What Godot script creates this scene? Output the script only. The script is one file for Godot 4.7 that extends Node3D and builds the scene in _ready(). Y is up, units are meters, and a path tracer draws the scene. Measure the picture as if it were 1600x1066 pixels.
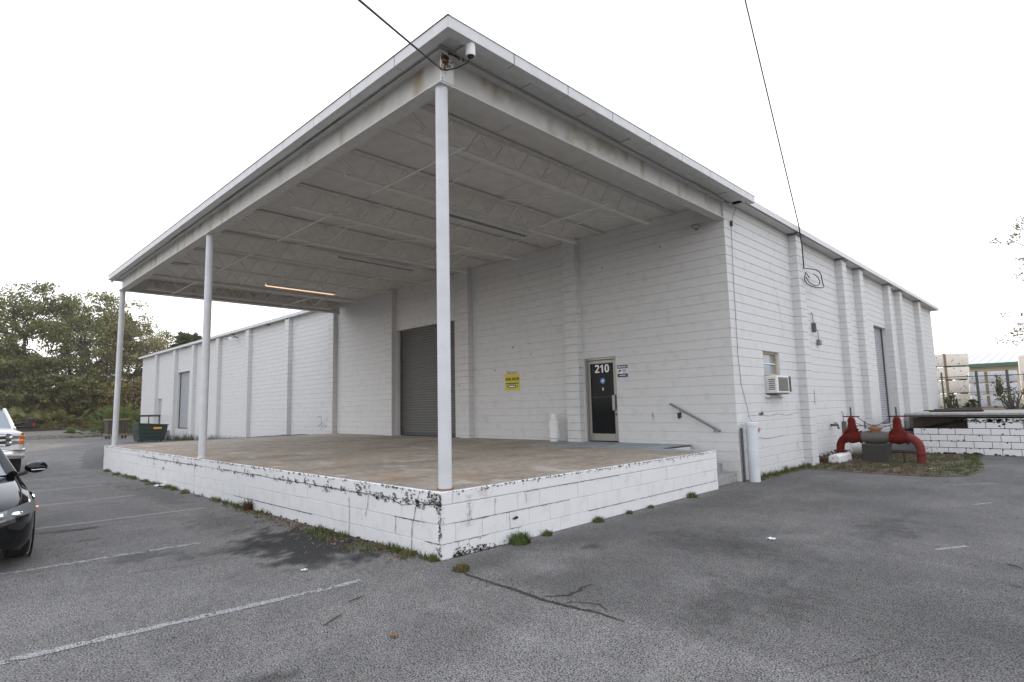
extends Node3D

# ---------------------------------------------------------------- measures (metres)
const W := 7.85        # plane of the front wall (faces -x)
const ZS := -0.08      # plane of the side wall (faces +z)
const H := 0.73        # height of the loading dock
const ZEND := -46.9    # far end of the front wall
const XEND := 31.4     # far end of the side wall
const EYE := Vector3(-4.0737, 1.6455, 5.1464)

var rng := RandomNumberGenerator.new()
var used := {}
var M := {}
var noise_a := FastNoiseLite.new()
var noise_b := FastNoiseLite.new()
var noise_c := FastNoiseLite.new()

# ---------------------------------------------------------------- mesh builder
class MB:
	var v := PackedVector3Array()
	var n := PackedVector3Array()
	var c := PackedColorArray()
	var col := Color(1, 1, 1)
	var tinted := false

	func tri(a: Vector3, b: Vector3, d: Vector3, na: Vector3, nb: Vector3, nd: Vector3) -> void:
		# a, b, d run counter-clockwise seen from outside; Godot wants clockwise
		v.append(a); v.append(d); v.append(b)
		n.append(na); n.append(nd); n.append(nb)
		c.append(col); c.append(col); c.append(col)

	func flat(a: Vector3, b: Vector3, d: Vector3) -> void:
		var q := (b - a).cross(d - a)
		if q.length_squared() < 1e-14:
			return
		q = q.normalized()
		tri(a, b, d, q, q, q)

	func quad(a: Vector3, b: Vector3, d: Vector3, e: Vector3) -> void:
		flat(a, b, d)
		flat(a, d, e)

	func box(xf: Transform3D, size: Vector3, bevel := 0.0) -> void:
		var h := size * 0.5
		var b: float = min(bevel, min(h.x, min(h.y, h.z)) * 0.9)
		if b <= 0.0:
			for ax in 3:
				for s in [-1.0, 1.0]:
					var nn := Vector3.ZERO; nn[ax] = s
					var u := Vector3.ZERO; u[(ax + 1) % 3] = s
					var w := Vector3.ZERO; w[(ax + 2) % 3] = 1.0
					quad(xf * ((nn - u - w) * h), xf * ((nn + u - w) * h), xf * ((nn + u + w) * h), xf * ((nn - u + w) * h))
			return
		var i := h - Vector3(b, b, b)
		for ax in 3:
			var a1 := (ax + 1) % 3
			var a2 := (ax + 2) % 3
			for s in [-1.0, 1.0]:
				var p := [Vector3.ZERO, Vector3.ZERO, Vector3.ZERO, Vector3.ZERO]
				var sg := [[-1, -1], [1, -1], [1, 1], [-1, 1]]
				for k in 4:
					var q := Vector3.ZERO
					q[ax] = s * h[ax]; q[a1] = s * sg[k][0] * i[a1]; q[a2] = sg[k][1] * i[a2]
					p[k] = xf * q
				quad(p[0], p[1], p[2], p[3])
			# edges parallel to ax
			for s1 in [-1.0, 1.0]:
				for s2 in [-1.0, 1.0]:
					var e := []
					for k in 4:
						var q := Vector3.ZERO
						var end: float = -1.0 if k < 2 else 1.0
						var first: bool = (k == 0 or k == 3)
						q[ax] = end * i[ax]
						q[a1] = s1 * (h[a1] if first else i[a1])
						q[a2] = s2 * (i[a2] if first else h[a2])
						e.append(xf * q)
					if s1 * s2 > 0:
						quad(e[0], e[1], e[2], e[3])
					else:
						quad(e[3], e[2], e[1], e[0])
		for sx in [-1.0, 1.0]:
			for sy in [-1.0, 1.0]:
				for sz in [-1.0, 1.0]:
					var a := xf * Vector3(sx * h.x, sy * i.y, sz * i.z)
					var d := xf * Vector3(sx * i.x, sy * h.y, sz * i.z)
					var e := xf * Vector3(sx * i.x, sy * i.y, sz * h.z)
					if sx * sy * sz > 0:
						flat(a, d, e)
					else:
						flat(a, e, d)

	func bx(x0: float, y0: float, z0: float, x1: float, y1: float, z1: float, bevel := 0.0) -> void:
		box(Transform3D(Basis(), Vector3((x0 + x1) * 0.5, (y0 + y1) * 0.5, (z0 + z1) * 0.5)), Vector3(absf(x1 - x0), absf(y1 - y0), absf(z1 - z0)), bevel)

	func tube(pts: Array, rad: Array, sides := 8, caps := true) -> void:
		var rings := []
		var norms := []
		var up := Vector3.UP
		var prev := Vector3.ZERO
		for k in pts.size():
			var d: Vector3
			if k == 0: d = pts[1] - pts[0]
			elif k == pts.size() - 1: d = pts[k] - pts[k - 1]
			else: d = (pts[k + 1] - pts[k]).normalized() + (pts[k] - pts[k - 1]).normalized()
			d = d.normalized()
			var u: Vector3
			if prev == Vector3.ZERO:
				u = d.cross(Vector3.UP if absf(d.y) < 0.9 else Vector3.RIGHT).normalized()
			else:
				u = (prev - d * prev.dot(d)).normalized()
			prev = u
			var w := d.cross(u).normalized()
			var ring := []
			var nr := []
			var r: float = rad[k] if k < rad.size() else rad[rad.size() - 1]
			for s in sides:
				var a := TAU * s / sides
				var q := u * cos(a) + w * sin(a)
				ring.append(pts[k] + q * r)
				nr.append(q)
			rings.append(ring); norms.append(nr)
		for k in pts.size() - 1:
			for s in sides:
				var t := (s + 1) % sides
				tri(rings[k][s], rings[k][t], rings[k + 1][t], norms[k][s], norms[k][t], norms[k + 1][t])
				tri(rings[k][s], rings[k + 1][t], rings[k + 1][s], norms[k][s], norms[k + 1][t], norms[k + 1][s])
		if caps:
			for s in sides:
				var t := (s + 1) % sides
				flat(pts[0], rings[0][t], rings[0][s])
				var l := pts.size() - 1
				flat(pts[l], rings[l][s], rings[l][t])

	func lathe(profile: Array, xf: Transform3D, sides := 24) -> void:
		# profile: [radius, height] from bottom to top, outside on the right
		for k in profile.size() - 1:
			var a: Array = profile[k]
			var b: Array = profile[k + 1]
			var t := Vector2(b[0] - a[0], b[1] - a[1])
			if t.length() < 1e-7: continue
			var nn := Vector2(t.y, -t.x).normalized()
			for s in sides:
				var a0 := TAU * s / sides
				var a1 := TAU * (s + 1) / sides
				var d0 := Vector3(cos(a0), 0, -sin(a0))
				var d1 := Vector3(cos(a1), 0, -sin(a1))
				var n0 := (xf.basis * (d0 * nn.x + Vector3.UP * nn.y)).normalized()
				var n1 := (xf.basis * (d1 * nn.x + Vector3.UP * nn.y)).normalized()
				var p00: Vector3 = xf * (d0 * a[0] + Vector3.UP * a[1])
				var p10: Vector3 = xf * (d1 * a[0] + Vector3.UP * a[1])
				var p01: Vector3 = xf * (d0 * b[0] + Vector3.UP * b[1])
				var p11: Vector3 = xf * (d1 * b[0] + Vector3.UP * b[1])
				if a[0] > 1e-6: tri(p00, p10, p11, n0, n1, n1)
				if b[0] > 1e-6: tri(p00, p11, p01, n0, n1, n0)

	func prism(poly: PackedVector2Array, depth: float, xf: Transform3D) -> void:
		# polygon in local xy, front at z = 0, back at z = -depth
		var p := poly
		if Geometry2D.is_polygon_clockwise(p):
			p = PackedVector2Array(p); p.reverse()
		var idx := Geometry2D.triangulate_polygon(p)
		for k in range(0, idx.size(), 3):
			var a := p[idx[k]]; var b := p[idx[k + 1]]; var d := p[idx[k + 2]]
			if (b - a).cross(d - a) < 0:
				var t := b; b = d; d = t
			flat(xf * Vector3(a.x, a.y, 0), xf * Vector3(b.x, b.y, 0), xf * Vector3(d.x, d.y, 0))
			if depth > 0:
				flat(xf * Vector3(a.x, a.y, -depth), xf * Vector3(d.x, d.y, -depth), xf * Vector3(b.x, b.y, -depth))
		if depth > 0:
			for k in p.size():
				var a := p[k]; var b := p[(k + 1) % p.size()]
				quad(xf * Vector3(a.x, a.y, -depth), xf * Vector3(b.x, b.y, -depth), xf * Vector3(b.x, b.y, 0), xf * Vector3(a.x, a.y, 0))

	func grid(rows: Array, closed := false) -> void:
		# smooth surface through rows of points; counter-clockwise: along a row, then to the next row
		var nr := rows.size()
		var nc: int = rows[0].size()
		var nm := []
		for r in nr:
			var line := []
			for k in nc:
				var kl := (k - 1 + nc) % nc if closed else maxi(k - 1, 0)
				var kr := (k + 1) % nc if closed else mini(k + 1, nc - 1)
				var du: Vector3 = rows[r][kr] - rows[r][kl]
				var dv: Vector3 = rows[mini(r + 1, nr - 1)][k] - rows[maxi(r - 1, 0)][k]
				var q := du.cross(dv)
				line.append(q.normalized() if q.length_squared() > 1e-14 else Vector3.UP)
			nm.append(line)
		for r in nr - 1:
			for k in (nc if closed else nc - 1):
				var t := (k + 1) % nc
				tri(rows[r][k], rows[r][t], rows[r + 1][t], nm[r][k], nm[r][t], nm[r + 1][t])
				tri(rows[r][k], rows[r + 1][t], rows[r + 1][k], nm[r][k], nm[r + 1][t], nm[r + 1][k])

	func ball(center: Vector3, r: Vector3, nu := 14, nv := 8) -> void:
		var rows := []
		for j in nv + 1:
			var a := -PI / 2 + PI * j / nv
			var row := []
			for i in nu:
				var b := -TAU * i / nu
				row.append(center + Vector3(cos(a) * cos(b) * r.x, sin(a) * r.y, cos(a) * sin(b) * r.z))
			rows.append(row)
		grid(rows, true)

	func mesh() -> ArrayMesh:
		var arr := []
		arr.resize(Mesh.ARRAY_MAX)
		arr[Mesh.ARRAY_VERTEX] = v
		arr[Mesh.ARRAY_NORMAL] = n
		if tinted: arr[Mesh.ARRAY_COLOR] = c
		var m := ArrayMesh.new()
		m.add_surface_from_arrays(Mesh.PRIMITIVE_TRIANGLES, arr)
		return m

# ---------------------------------------------------------------- nodes
func numbered(called: String) -> String:
	if not used.has(called):
		used[called] = 0
		return called
	used[called] += 1
	return "%s_%03d" % [called, used[called]]

func tag(o: Node, label: String, category: String, group := "", kind := "") -> Node:
	if label: o.set_meta("label", label)
	if category: o.set_meta("category", category)
	if group: o.set_meta("group", group)
	if kind: o.set_meta("kind", kind)
	return o

func thing(called: String, label: String, category: String, at := Vector3.ZERO, group := "") -> Node3D:
	var o := Node3D.new()
	o.name = numbered(called)
	add_child(o)
	o.position = at
	tag(o, label, category, group)
	return o

# a mesh whose points are given in world coordinates, hung under parent without moving it
func obj(called: String, mb: MB, m: Material, parent: Node = null) -> MeshInstance3D:
	var o := MeshInstance3D.new()
	o.mesh = mb.mesh()
	o.material_override = null
	o.mesh.surface_set_material(0, m)
	if parent == null or parent == self:
		o.name = numbered(called)
		add_child(o)
	else:
		o.name = called
		parent.add_child(o, true)
		var off := Vector3.ZERO
		var q: Node = parent
		while q != self and q != null:
			off += (q as Node3D).position
			q = q.get_parent()
		o.position = -off
	return o

# the same in the parent's own coordinates
func part(called: String, mb: MB, m: Material, parent: Node) -> MeshInstance3D:
	var o := MeshInstance3D.new()
	o.mesh = mb.mesh()
	o.mesh.surface_set_material(0, m)
	o.name = called
	parent.add_child(o, true)
	return o

func struct(called: String, mb: MB, m: Material) -> MeshInstance3D:
	var o := obj(called, mb, m)
	o.set_meta("kind", "structure")
	return o

func copy_of(o: Node3D, at: Vector3, turn := 0.0) -> Node3D:
	var c := o.duplicate() as Node3D
	c.name = numbered(String(o.name).rstrip("0123456789").trim_suffix("_") if String(o.name).right(3).is_valid_int() else String(o.name))
	add_child(c)
	c.position = at
	c.rotation.y = turn
	return c

func T(p: Vector3, yaw := 0.0, pitch := 0.0, roll := 0.0) -> Transform3D:
	return Transform3D(Basis(Vector3.UP, yaw) * Basis(Vector3.RIGHT, pitch) * Basis(Vector3.BACK, roll), p)

# local x to the picture's right, local z out of the front wall (-x) or the side wall (+z)
func front_xf(z: float, y: float, out := 0.0) -> Transform3D:
	return Transform3D(Basis(Vector3(0, 0, 1), Vector3.UP, Vector3(-1, 0, 0)), Vector3(W - out, y, z))

func side_xf(x: float, y: float, out := 0.0) -> Transform3D:
	return Transform3D(Basis(), Vector3(x, y, ZS + out))

# ---------------------------------------------------------------- materials
func lin(r: float, g: float, b: float) -> Color:
	return Color(r, g, b).linear_to_srgb()

func seamless(freq: float, size: int, sd: int, octaves := 4, type := FastNoiseLite.TYPE_SIMPLEX_SMOOTH) -> PackedByteArray:
	var f := FastNoiseLite.new()
	f.noise_type = type
	f.seed = sd
	f.frequency = freq
	f.fractal_octaves = octaves
	var im := f.get_seamless_image(size, size)
	im.convert(Image.FORMAT_L8)
	return im.get_data()

func tex_from(lum: PackedFloat32Array, size: int) -> ImageTexture:
	var b := PackedByteArray()
	b.resize(size * size)
	for k in size * size:
		b[k] = int(clampf(lum[k], 0, 1) * 255.0)
	var im := Image.create_from_data(size, size, false, Image.FORMAT_L8, b)
	im.convert(Image.FORMAT_RGB8)
	im.generate_mipmaps()
	return ImageTexture.create_from_image(im)

func bump_from(b: PackedByteArray, size: int, strength: float) -> ImageTexture:
	var im := Image.create_from_data(size, size, false, Image.FORMAT_L8, b)
	im.convert(Image.FORMAT_RGBA8)
	im.bump_map_to_normal_map(strength)
	im.generate_mipmaps()
	return ImageTexture.create_from_image(im)

func mat(c: Color, rough := 0.7, metal := 0.0, tex: Texture2D = null, scale := 1.0, nrm: Texture2D = null, nscale := 0.5, tinted := false) -> StandardMaterial3D:
	var m := StandardMaterial3D.new()
	m.albedo_color = c
	m.roughness = rough
	m.metallic = metal
	if tex:
		m.albedo_texture = tex
	if nrm:
		m.normal_enabled = true
		m.normal_texture = nrm
		m.normal_scale = nscale
	if tex or nrm:
		m.uv1_triplanar = true
		m.uv1_world_triplanar = true
		m.uv1_scale = Vector3(scale, scale, scale)
	m.vertex_color_use_as_albedo = tinted
	return m

func make_materials() -> void:
	var S := 1024
	# aggregate of the asphalt: light and dark stones in a darker binder
	var g1 := seamless(0.115, S, 11, 3)
	var g2 := seamless(0.03, S, 12, 4)
	var g3 := seamless(0.4, S, 13, 1)
	var lum := PackedFloat32Array(); lum.resize(S * S)
	var hb := PackedByteArray(); hb.resize(S * S)
	for k in S * S:
		var a := g1[k] / 255.0
		var d := g3[k] / 255.0
		var stone := smoothstep(0.52, 0.72, a) * 0.2 - smoothstep(0.48, 0.22, a) * 0.34 + (d - 0.5) * 0.4
		lum[k] = 0.78 + stone * 1.7 + (g2[k] / 255.0 - 0.5) * 0.34 + rng.randf_range(-0.14, 0.14)
		hb[k] = int(clampf(a * 0.55 + d * 0.45, 0, 1) * 255)
	var t_asphalt := tex_from(lum, S)
	var n_asphalt := bump_from(hb, S, 5.0)
	# painted block: roller texture, faint grime
	var p1 := seamless(0.006, S, 21, 5)
	var p2 := seamless(0.14, S, 22, 3)
	for k in S * S:
		var gr := smoothstep(0.56, 0.85, p1[k] / 255.0)
		lum[k] = 0.97 - gr * 0.03 + (p2[k] / 255.0 - 0.5) * 0.04
	var t_paint := tex_from(lum, S)
	var n_paint := bump_from(p2, S, 3.0)
	# concrete
	var c1 := seamless(0.012, S, 31, 5)
	var c2 := seamless(0.2, S, 32, 2)
	for k in S * S:
		lum[k] = 0.84 + (c1[k] / 255.0 - 0.5) * 0.2 + (c2[k] / 255.0 - 0.5) * 0.16 + rng.randf_range(-0.03, 0.03)
	var t_conc := tex_from(lum, S)
	var n_conc := bump_from(c2, S, 2.0)
	# streaky old paint and steel
	var s1 := seamless(0.01, 512, 41, 5)
	var l2 := PackedFloat32Array(); l2.resize(512 * 512)
	for k in 512 * 512:
		l2[k] = 0.95 + (s1[k] / 255.0 - 0.5) * 0.06
	var t_steel := tex_from(l2, 512)

	M.asphalt = mat(Color.WHITE, 0.9, 0, t_asphalt, 0.5, n_asphalt, 1.6, true)
	M.mound = mat(lin(0.17, 0.165, 0.155), 0.9, 0, t_asphalt, 0.55, n_asphalt, 0.9)
	M.block = []
	for k in 4:
		var f: float = [0.652, 0.654, 0.65, 0.653][k]
		M.block.append(mat(lin(f, f * 0.995, f * 0.985), 0.62, 0, t_paint, 0.45, n_paint, 0.35))
	M.dock_block = []
	for k in 4:
		var f: float = [0.742, 0.748, 0.738, 0.745][k]
		M.dock_block.append(mat(lin(f, f * 0.998, f * 0.995), 0.6, 0, t_paint, 0.45, n_paint, 0.35))
	M.white = mat(lin(0.74, 0.74, 0.73), 0.55, 0, t_steel, 0.7)
	M.post = mat(lin(0.66, 0.665, 0.68), 0.42, 0, t_steel, 0.5)
	M.beam = mat(Color.WHITE, 0.6, 0, t_steel, 0.8, null, 0.5, true)
	M.joist = mat(lin(0.8, 0.78, 0.74), 0.6, 0, t_steel, 1.1)
	M.deck = mat(lin(0.7, 0.685, 0.655), 0.85, 0, t_steel, 0.5)
	M.soffit = mat(lin(0.65, 0.65, 0.645), 0.45, 0.1, t_steel, 0.9)
	M.fascia = mat(lin(0.68, 0.68, 0.675), 0.5, 0.0, t_steel, 0.6)
	M.rust = mat(lin(0.3, 0.155, 0.075), 0.85, 0, t_conc, 1.5)
	M.concrete = mat(lin(0.42, 0.41, 0.39), 0.85, 0, t_conc, 0.5, n_conc, 0.3)
	M.slab = mat(Color.WHITE, 0.72, 0, t_conc, 0.45, n_conc, 0.22, true)
	M.chip = mat(lin(0.035, 0.034, 0.032), 0.95)
	M.dirt = mat(lin(0.09, 0.085, 0.065), 0.95, 0, t_conc, 1.5)
	M.bare_block = mat(lin(0.36, 0.35, 0.33), 0.95, 0, t_conc, 1.5)
	M.bare = mat(lin(0.23, 0.2, 0.165), 0.95, 0, t_conc, 1.2)
	M.soil = mat(lin(0.045, 0.038, 0.03), 0.95, 0, t_conc, 1.0)
	M.paint_line = mat(Color.WHITE, 0.85, 0, t_asphalt, 0.55, n_asphalt, 0.5, true)
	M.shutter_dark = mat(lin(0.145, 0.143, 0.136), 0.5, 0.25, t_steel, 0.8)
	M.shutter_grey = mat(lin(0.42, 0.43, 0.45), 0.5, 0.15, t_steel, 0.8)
	M.alum = mat(lin(0.34, 0.325, 0.3), 0.4, 0.7, t_steel, 1.2)
	M.glass_dark = mat(lin(0.01, 0.011, 0.012), 0.06)
	M.glass_dark.metallic_specular = 0.22
	M.glass_pale = mat(lin(0.25, 0.29, 0.31), 0.08)
	M.black = mat(lin(0.018, 0.018, 0.019), 0.5)
	M.rubber = mat(lin(0.025, 0.025, 0.026), 0.85)
	M.dark_steel = mat(lin(0.08, 0.085, 0.09), 0.45, 0.4)
	M.grey_steel = mat(lin(0.2, 0.21, 0.22), 0.45, 0.5)
	M.red = mat(lin(0.17, 0.014, 0.008), 0.65, 0, t_conc, 1.4)
	M.red.metallic_specular = 0.25
	M.red_faded = mat(lin(0.24, 0.05, 0.045), 0.75, 0, t_conc, 1.4)
	M.red_faded.metallic_specular = 0.25
	M.pipe_grey = mat(lin(0.15, 0.145, 0.13), 0.75, 0, t_conc, 1.2)
	M.support = mat(lin(0.06, 0.057, 0.05), 0.9, 0, t_conc, 1.2)
	M.tank = mat(lin(0.76, 0.76, 0.75), 0.4, 0, t_steel, 1.5)
	M.pvc = mat(lin(0.68, 0.71, 0.74), 0.35, 0, t_steel, 0.6)
	M.tan = mat(lin(0.42, 0.34, 0.24), 0.7)
	M.yellow = mat(lin(0.62, 0.52, 0.03), 0.6)
	M.navy = mat(lin(0.025, 0.035, 0.11), 0.5)
	M.sign_white = mat(lin(0.72, 0.73, 0.75), 0.5)
	M.ink = mat(lin(0.02, 0.02, 0.018), 0.6)
	M.ink_red = mat(lin(0.4, 0.06, 0.06), 0.6)
	M.sticker_blue = mat(lin(0.06, 0.2, 0.42), 0.4)
	M.number = mat(lin(0.8, 0.8, 0.78), 0.5)
	M.dumpster = mat(lin(0.01, 0.03, 0.023), 0.5, 0, t_steel, 1.0)
	M.lid = mat(lin(0.014, 0.03, 0.026), 0.45)
	M.decal = mat(lin(0.7, 0.33, 0.03), 0.5)
	M.wood = mat(lin(0.1, 0.078, 0.058), 0.85, 0, t_conc, 1.0)
	M.wood_pale = mat(lin(0.33, 0.25, 0.16), 0.85, 0, t_conc, 1.0)
	M.wrap = mat(lin(0.8, 0.74, 0.64), 0.45, 0, t_steel, 0.35)
	M.wrap_blue = mat(lin(0.62, 0.64, 0.67), 0.45, 0, t_steel, 0.35)
	M.green_trim = mat(lin(0.05, 0.13, 0.085), 0.5)
	M.metal_roof = mat(lin(0.5, 0.5, 0.48), 0.4, 0.4)
	M.cream = mat(lin(0.62, 0.55, 0.4), 0.8)
	M.gravel = mat(lin(0.3, 0.27, 0.24), 0.95, 0, t_asphalt, 0.3, n_asphalt, 1.0)
	M.earth = mat(lin(0.15, 0.12, 0.085), 0.95, 0, t_conc, 0.2)
	M.rail = mat(lin(0.05, 0.04, 0.035), 0.6, 0.4)
	M.bark = mat(lin(0.11, 0.095, 0.08), 0.95, 0, t_conc, 0.8)
	M.leaf = mat(Color.WHITE, 0.55, 0, null, 1, null, 0, true)
	M.leaf.backlight_enabled = true
	M.leaf.backlight = Color(0.75, 0.75, 0.45)
	M.leaf.cull_mode = BaseMaterial3D.CULL_DISABLED
	M.car_black = mat(lin(0.004, 0.0045, 0.006), 0.05)
	M.car_black.metallic_specular = 0.45
	M.truck_white = mat(lin(0.68, 0.68, 0.67), 0.3)
	M.truck_white.clearcoat_enabled = true; M.truck_white.clearcoat = 0.8; M.truck_white.clearcoat_roughness = 0.05
	M.chrome = mat(lin(0.75, 0.75, 0.75), 0.12, 1.0)
	M.lens = mat(lin(0.16, 0.17, 0.175), 0.05, 0.0)
	M.lens.metallic_specular = 0.8
	M.amber = mat(lin(0.65, 0.16, 0.015), 0.2)
	M.red_lens = mat(lin(0.4, 0.015, 0.012), 0.2)
	M.tube_off = mat(lin(0.22, 0.22, 0.21), 0.4)
	M.tube_on = mat(Color(1.0, 0.86, 0.7), 0.4)
	M.tube_on.emission_enabled = true
	M.tube_on.emission = Color(1.0, 0.86, 0.7)
	M.tube_on.emission_energy_multiplier = 1.2
	M.paper = mat(lin(0.7, 0.7, 0.68), 0.8)
	M.blue_tarp = mat(lin(0.03, 0.13, 0.36), 0.5)
	M.copper = mat(lin(0.24, 0.11, 0.05), 0.7)

# ================================================================ the scene
func _ready() -> void:
	rng.seed = 210
	noise_a.seed = 5; noise_a.frequency = 0.22; noise_a.fractal_octaves = 4
	noise_b.seed = 6; noise_b.frequency = 1.3; noise_b.fractal_octaves = 4
	noise_c.seed = 7; noise_c.frequency = 6.0; noise_c.fractal_octaves = 2

	# camera
	var cam := Camera3D.new()
	cam.name = "camera"
	cam.fov = rad_to_deg(2.0 * atan(533.0 / 905.81))
	cam.near = 0.05
	cam.far = 2000.0
	cam.transform = Transform3D(Basis(Vector3.UP, -0.7938) * Basis(Vector3.RIGHT, 0.1129) * Basis(Vector3.BACK, -0.0226), EYE)
	add_child(cam)
	cam.current = true

	# bright white haze of a winter afternoon; slightly bluer overhead
	var sky_mat := ProceduralSkyMaterial.new()
	sky_mat.sky_top_color = Color(0.925, 0.948, 1.0)
	sky_mat.sky_horizon_color = Color(0.97, 0.962, 0.95)
	sky_mat.sky_curve = 0.25
	sky_mat.sky_energy_multiplier = 1.4
	sky_mat.ground_bottom_color = Color(0.3, 0.3, 0.3)
	sky_mat.ground_horizon_color = Color(0.6, 0.6, 0.58)
	sky_mat.sun_angle_max = 0.0
	var sky := Sky.new()
	sky.sky_material = sky_mat
	var env := Environment.new()
	env.background_mode = Environment.BG_SKY
	env.sky = sky
	env.background_energy_multiplier = 1.0
	env.tonemap_mode = Environment.TONE_MAPPER_LINEAR
	env.tonemap_exposure = 0.88
	# thin haze that greys the trees beyond the railway
	env.fog_enabled = true
	env.fog_density = 0.0005
	env.fog_light_color = Color(1.0, 0.97, 0.92)
	env.sdfgi_enabled = true
	env.ssao_enabled = true
	env.ssil_enabled = true
	var we := WorldEnvironment.new()
	we.name = "environment"
	we.environment = env
	add_child(we)

	# low sun behind the building
	var sun := DirectionalLight3D.new()
	sun.name = "sun"
	sun.light_energy = 0.9
	sun.light_color = Color(1.0, 0.9, 0.76)
	sun.light_angular_distance = 1.0
	sun.shadow_enabled = true
	var az := deg_to_rad(27.0)
	var el := deg_to_rad(13.0)
	var to_sun := Vector3(sin(az) * cos(el), sin(el), -cos(az) * cos(el))
	sun.look_at_from_position(Vector3.ZERO, -to_sun, Vector3.UP)
	add_child(sun)

	make_materials()
	build_ground()
	build_warehouse()
	build_dock()
	build_canopy()
	build_terrace()
	build_background_left()
	build_background_right()
	build_vehicles()
	build_wall_things()
	build_backflow()
	build_dumpster_corner()
	build_cables()
	build_weeds()
	build_litter()

# ================================================================ ground
func steps(from: float, to: float, dense0: float, dense1: float, fine: float, grow: float) -> Array:
	var a := []
	var x := dense0
	while x < dense1:
		a.append(x); x += fine
	var s := fine
	x = dense1
	while x < to:
		a.append(x); s = minf(s * grow, 40.0); x += s
	a.append(to)
	var b := []
	s = fine
	x = dense0
	while true:
		s = minf(s * grow, 40.0); x -= s
		if x <= from: break
		b.append(x)
	b.append(from)
	b.reverse()
	return b + a

func spot(x: float, z: float, cx: float, cz: float, rx: float, rz: float, soft := 0.5, turn := 0.0) -> float:
	var dx := x - cx; var dz := z - cz
	var u := dx * cos(turn) + dz * sin(turn)
	var w := -dx * sin(turn) + dz * cos(turn)
	var d := sqrt(u * u / (rx * rx) + w * w / (rz * rz)) + noise_b.get_noise_2d(x * 1.6 + 40, z * 1.6) * 0.55 + noise_c.get_noise_2d(x, z) * 0.25
	return 1.0 - smoothstep(1.0 - soft, 1.0, d)

func ground_colour(x: float, z: float) -> Color:
	var a := noise_a.get_noise_2d(x, z)
	var b := noise_b.get_noise_2d(x, z)
	var d := noise_c.get_noise_2d(x, z)
	var l := 0.3 * (1.0 + 0.2 * a + 0.2 * b + 0.18 * d)
	# the lot on the right is another, darker paving, worn pale in places
	var right := smoothstep(-0.25, 0.05, x + 0.05 * b) * smoothstep(0.0, 0.3, z)
	l *= lerpf(1.0, 0.72 + 0.26 * noise_a.get_noise_2d(x * 1.7 + 90, z * 1.7), right)
	# loose pale gravel worn out at the dock's corner
	l *= 1.0 + 0.5 * spot(x, z, 0.75, 0.75, 0.95, 0.6, 0.7)
	l *= 1.0 + 0.3 * spot(x, z, 2.0, 1.0, 0.5, 0.3, 0.7)
	# oil and damp dirt
	l *= 1.0 - 0.88 * spot(x, z, -0.5, -1.95, 1.0, 1.5, 0.45, 0.2)
	l *= 1.0 - 0.5 * spot(x, z, -1.25, -2.4, 0.9, 0.35, 0.7)
	l *= 1.0 - 0.45 * spot(x, z, -2.2, -2.85, 0.7, 0.3, 0.7)
	l *= 1.0 - 0.35 * spot(x, z, -0.7, -4.4, 0.7, 1.6, 0.8)
	l *= 1.0 - 0.3 * spot(x, z, -0.5, -9.0, 0.6, 2.5, 0.8)
	l *= 1.0 - 0.5 * spot(x, z, -2.38, 1.38, 0.2, 0.12, 0.3)
	l *= 1.0 - 0.35 * spot(x, z, -2.55, 1.2, 0.07, 0.06, 0.3)
	l *= 1.0 - 0.35 * spot(x, z, -2.05, 0.62, 0.07, 0.06, 0.3)
	l *= 1.0 - 0.6 * spot(x, z, 1.57, 0.84, 0.16, 0.09, 0.4)
	l *= 1.0 - 0.75 * spot(x, z, -2.39, -5.6, 0.42, 0.13, 0.4, 0.1)
	l *= 1.0 - 0.6 * spot(x, z, -2.4, -4.55, 0.16, 0.06, 0.4)
	l *= 1.0 - 0.4 * spot(x, z, 4.6, 3.2, 1.3, 0.5, 0.8)
	l *= 1.0 - 0.35 * spot(x, z, 1.0, 3.0, 0.9, 0.6, 0.8)
	l *= 1.0 - 0.35 * spot(x, z, 2.6, 1.9, 0.7, 1.2, 0.8)
	l *= 1.0 - 0.7 * spot(x, z, 2.71, 4.58, 0.16, 0.05, 0.3, 0.6)
	l *= 1.0 + 0.35 * spot(x, z, 3.4, 2.4, 0.9, 0.25, 0.8, 0.5)
	l *= 1.0 + 0.25 * spot(x, z, -1.8, 2.6, 1.6, 0.9, 0.8)
	var col := Color(l, l * 0.96, l * 0.912)
	# earth and dead grass beyond the paving
	var off := smoothstep(-50.0, -51.5, z + 2.0 * a)
	off = maxf(off, smoothstep(50.0, 56.0, x))
	if off > 0.0:
		col = col.lerp(Color(0.2, 0.17, 0.11) * (1.0 + 0.3 * b), off)
	col.a = 1
	return col

func ground_height(x: float, z: float) -> float:
	if absf(x) > 40 or absf(z) > 60: return 0.0
	var y := 0.008 * noise_a.get_noise_2d(x * 1.5, z * 1.5)
	# shallow broken hollow by the parking lines
	y -= 0.02 * spot(x, z, -2.39, -5.6, 0.42, 0.13, 0.5, 0.1)
	return y

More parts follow.
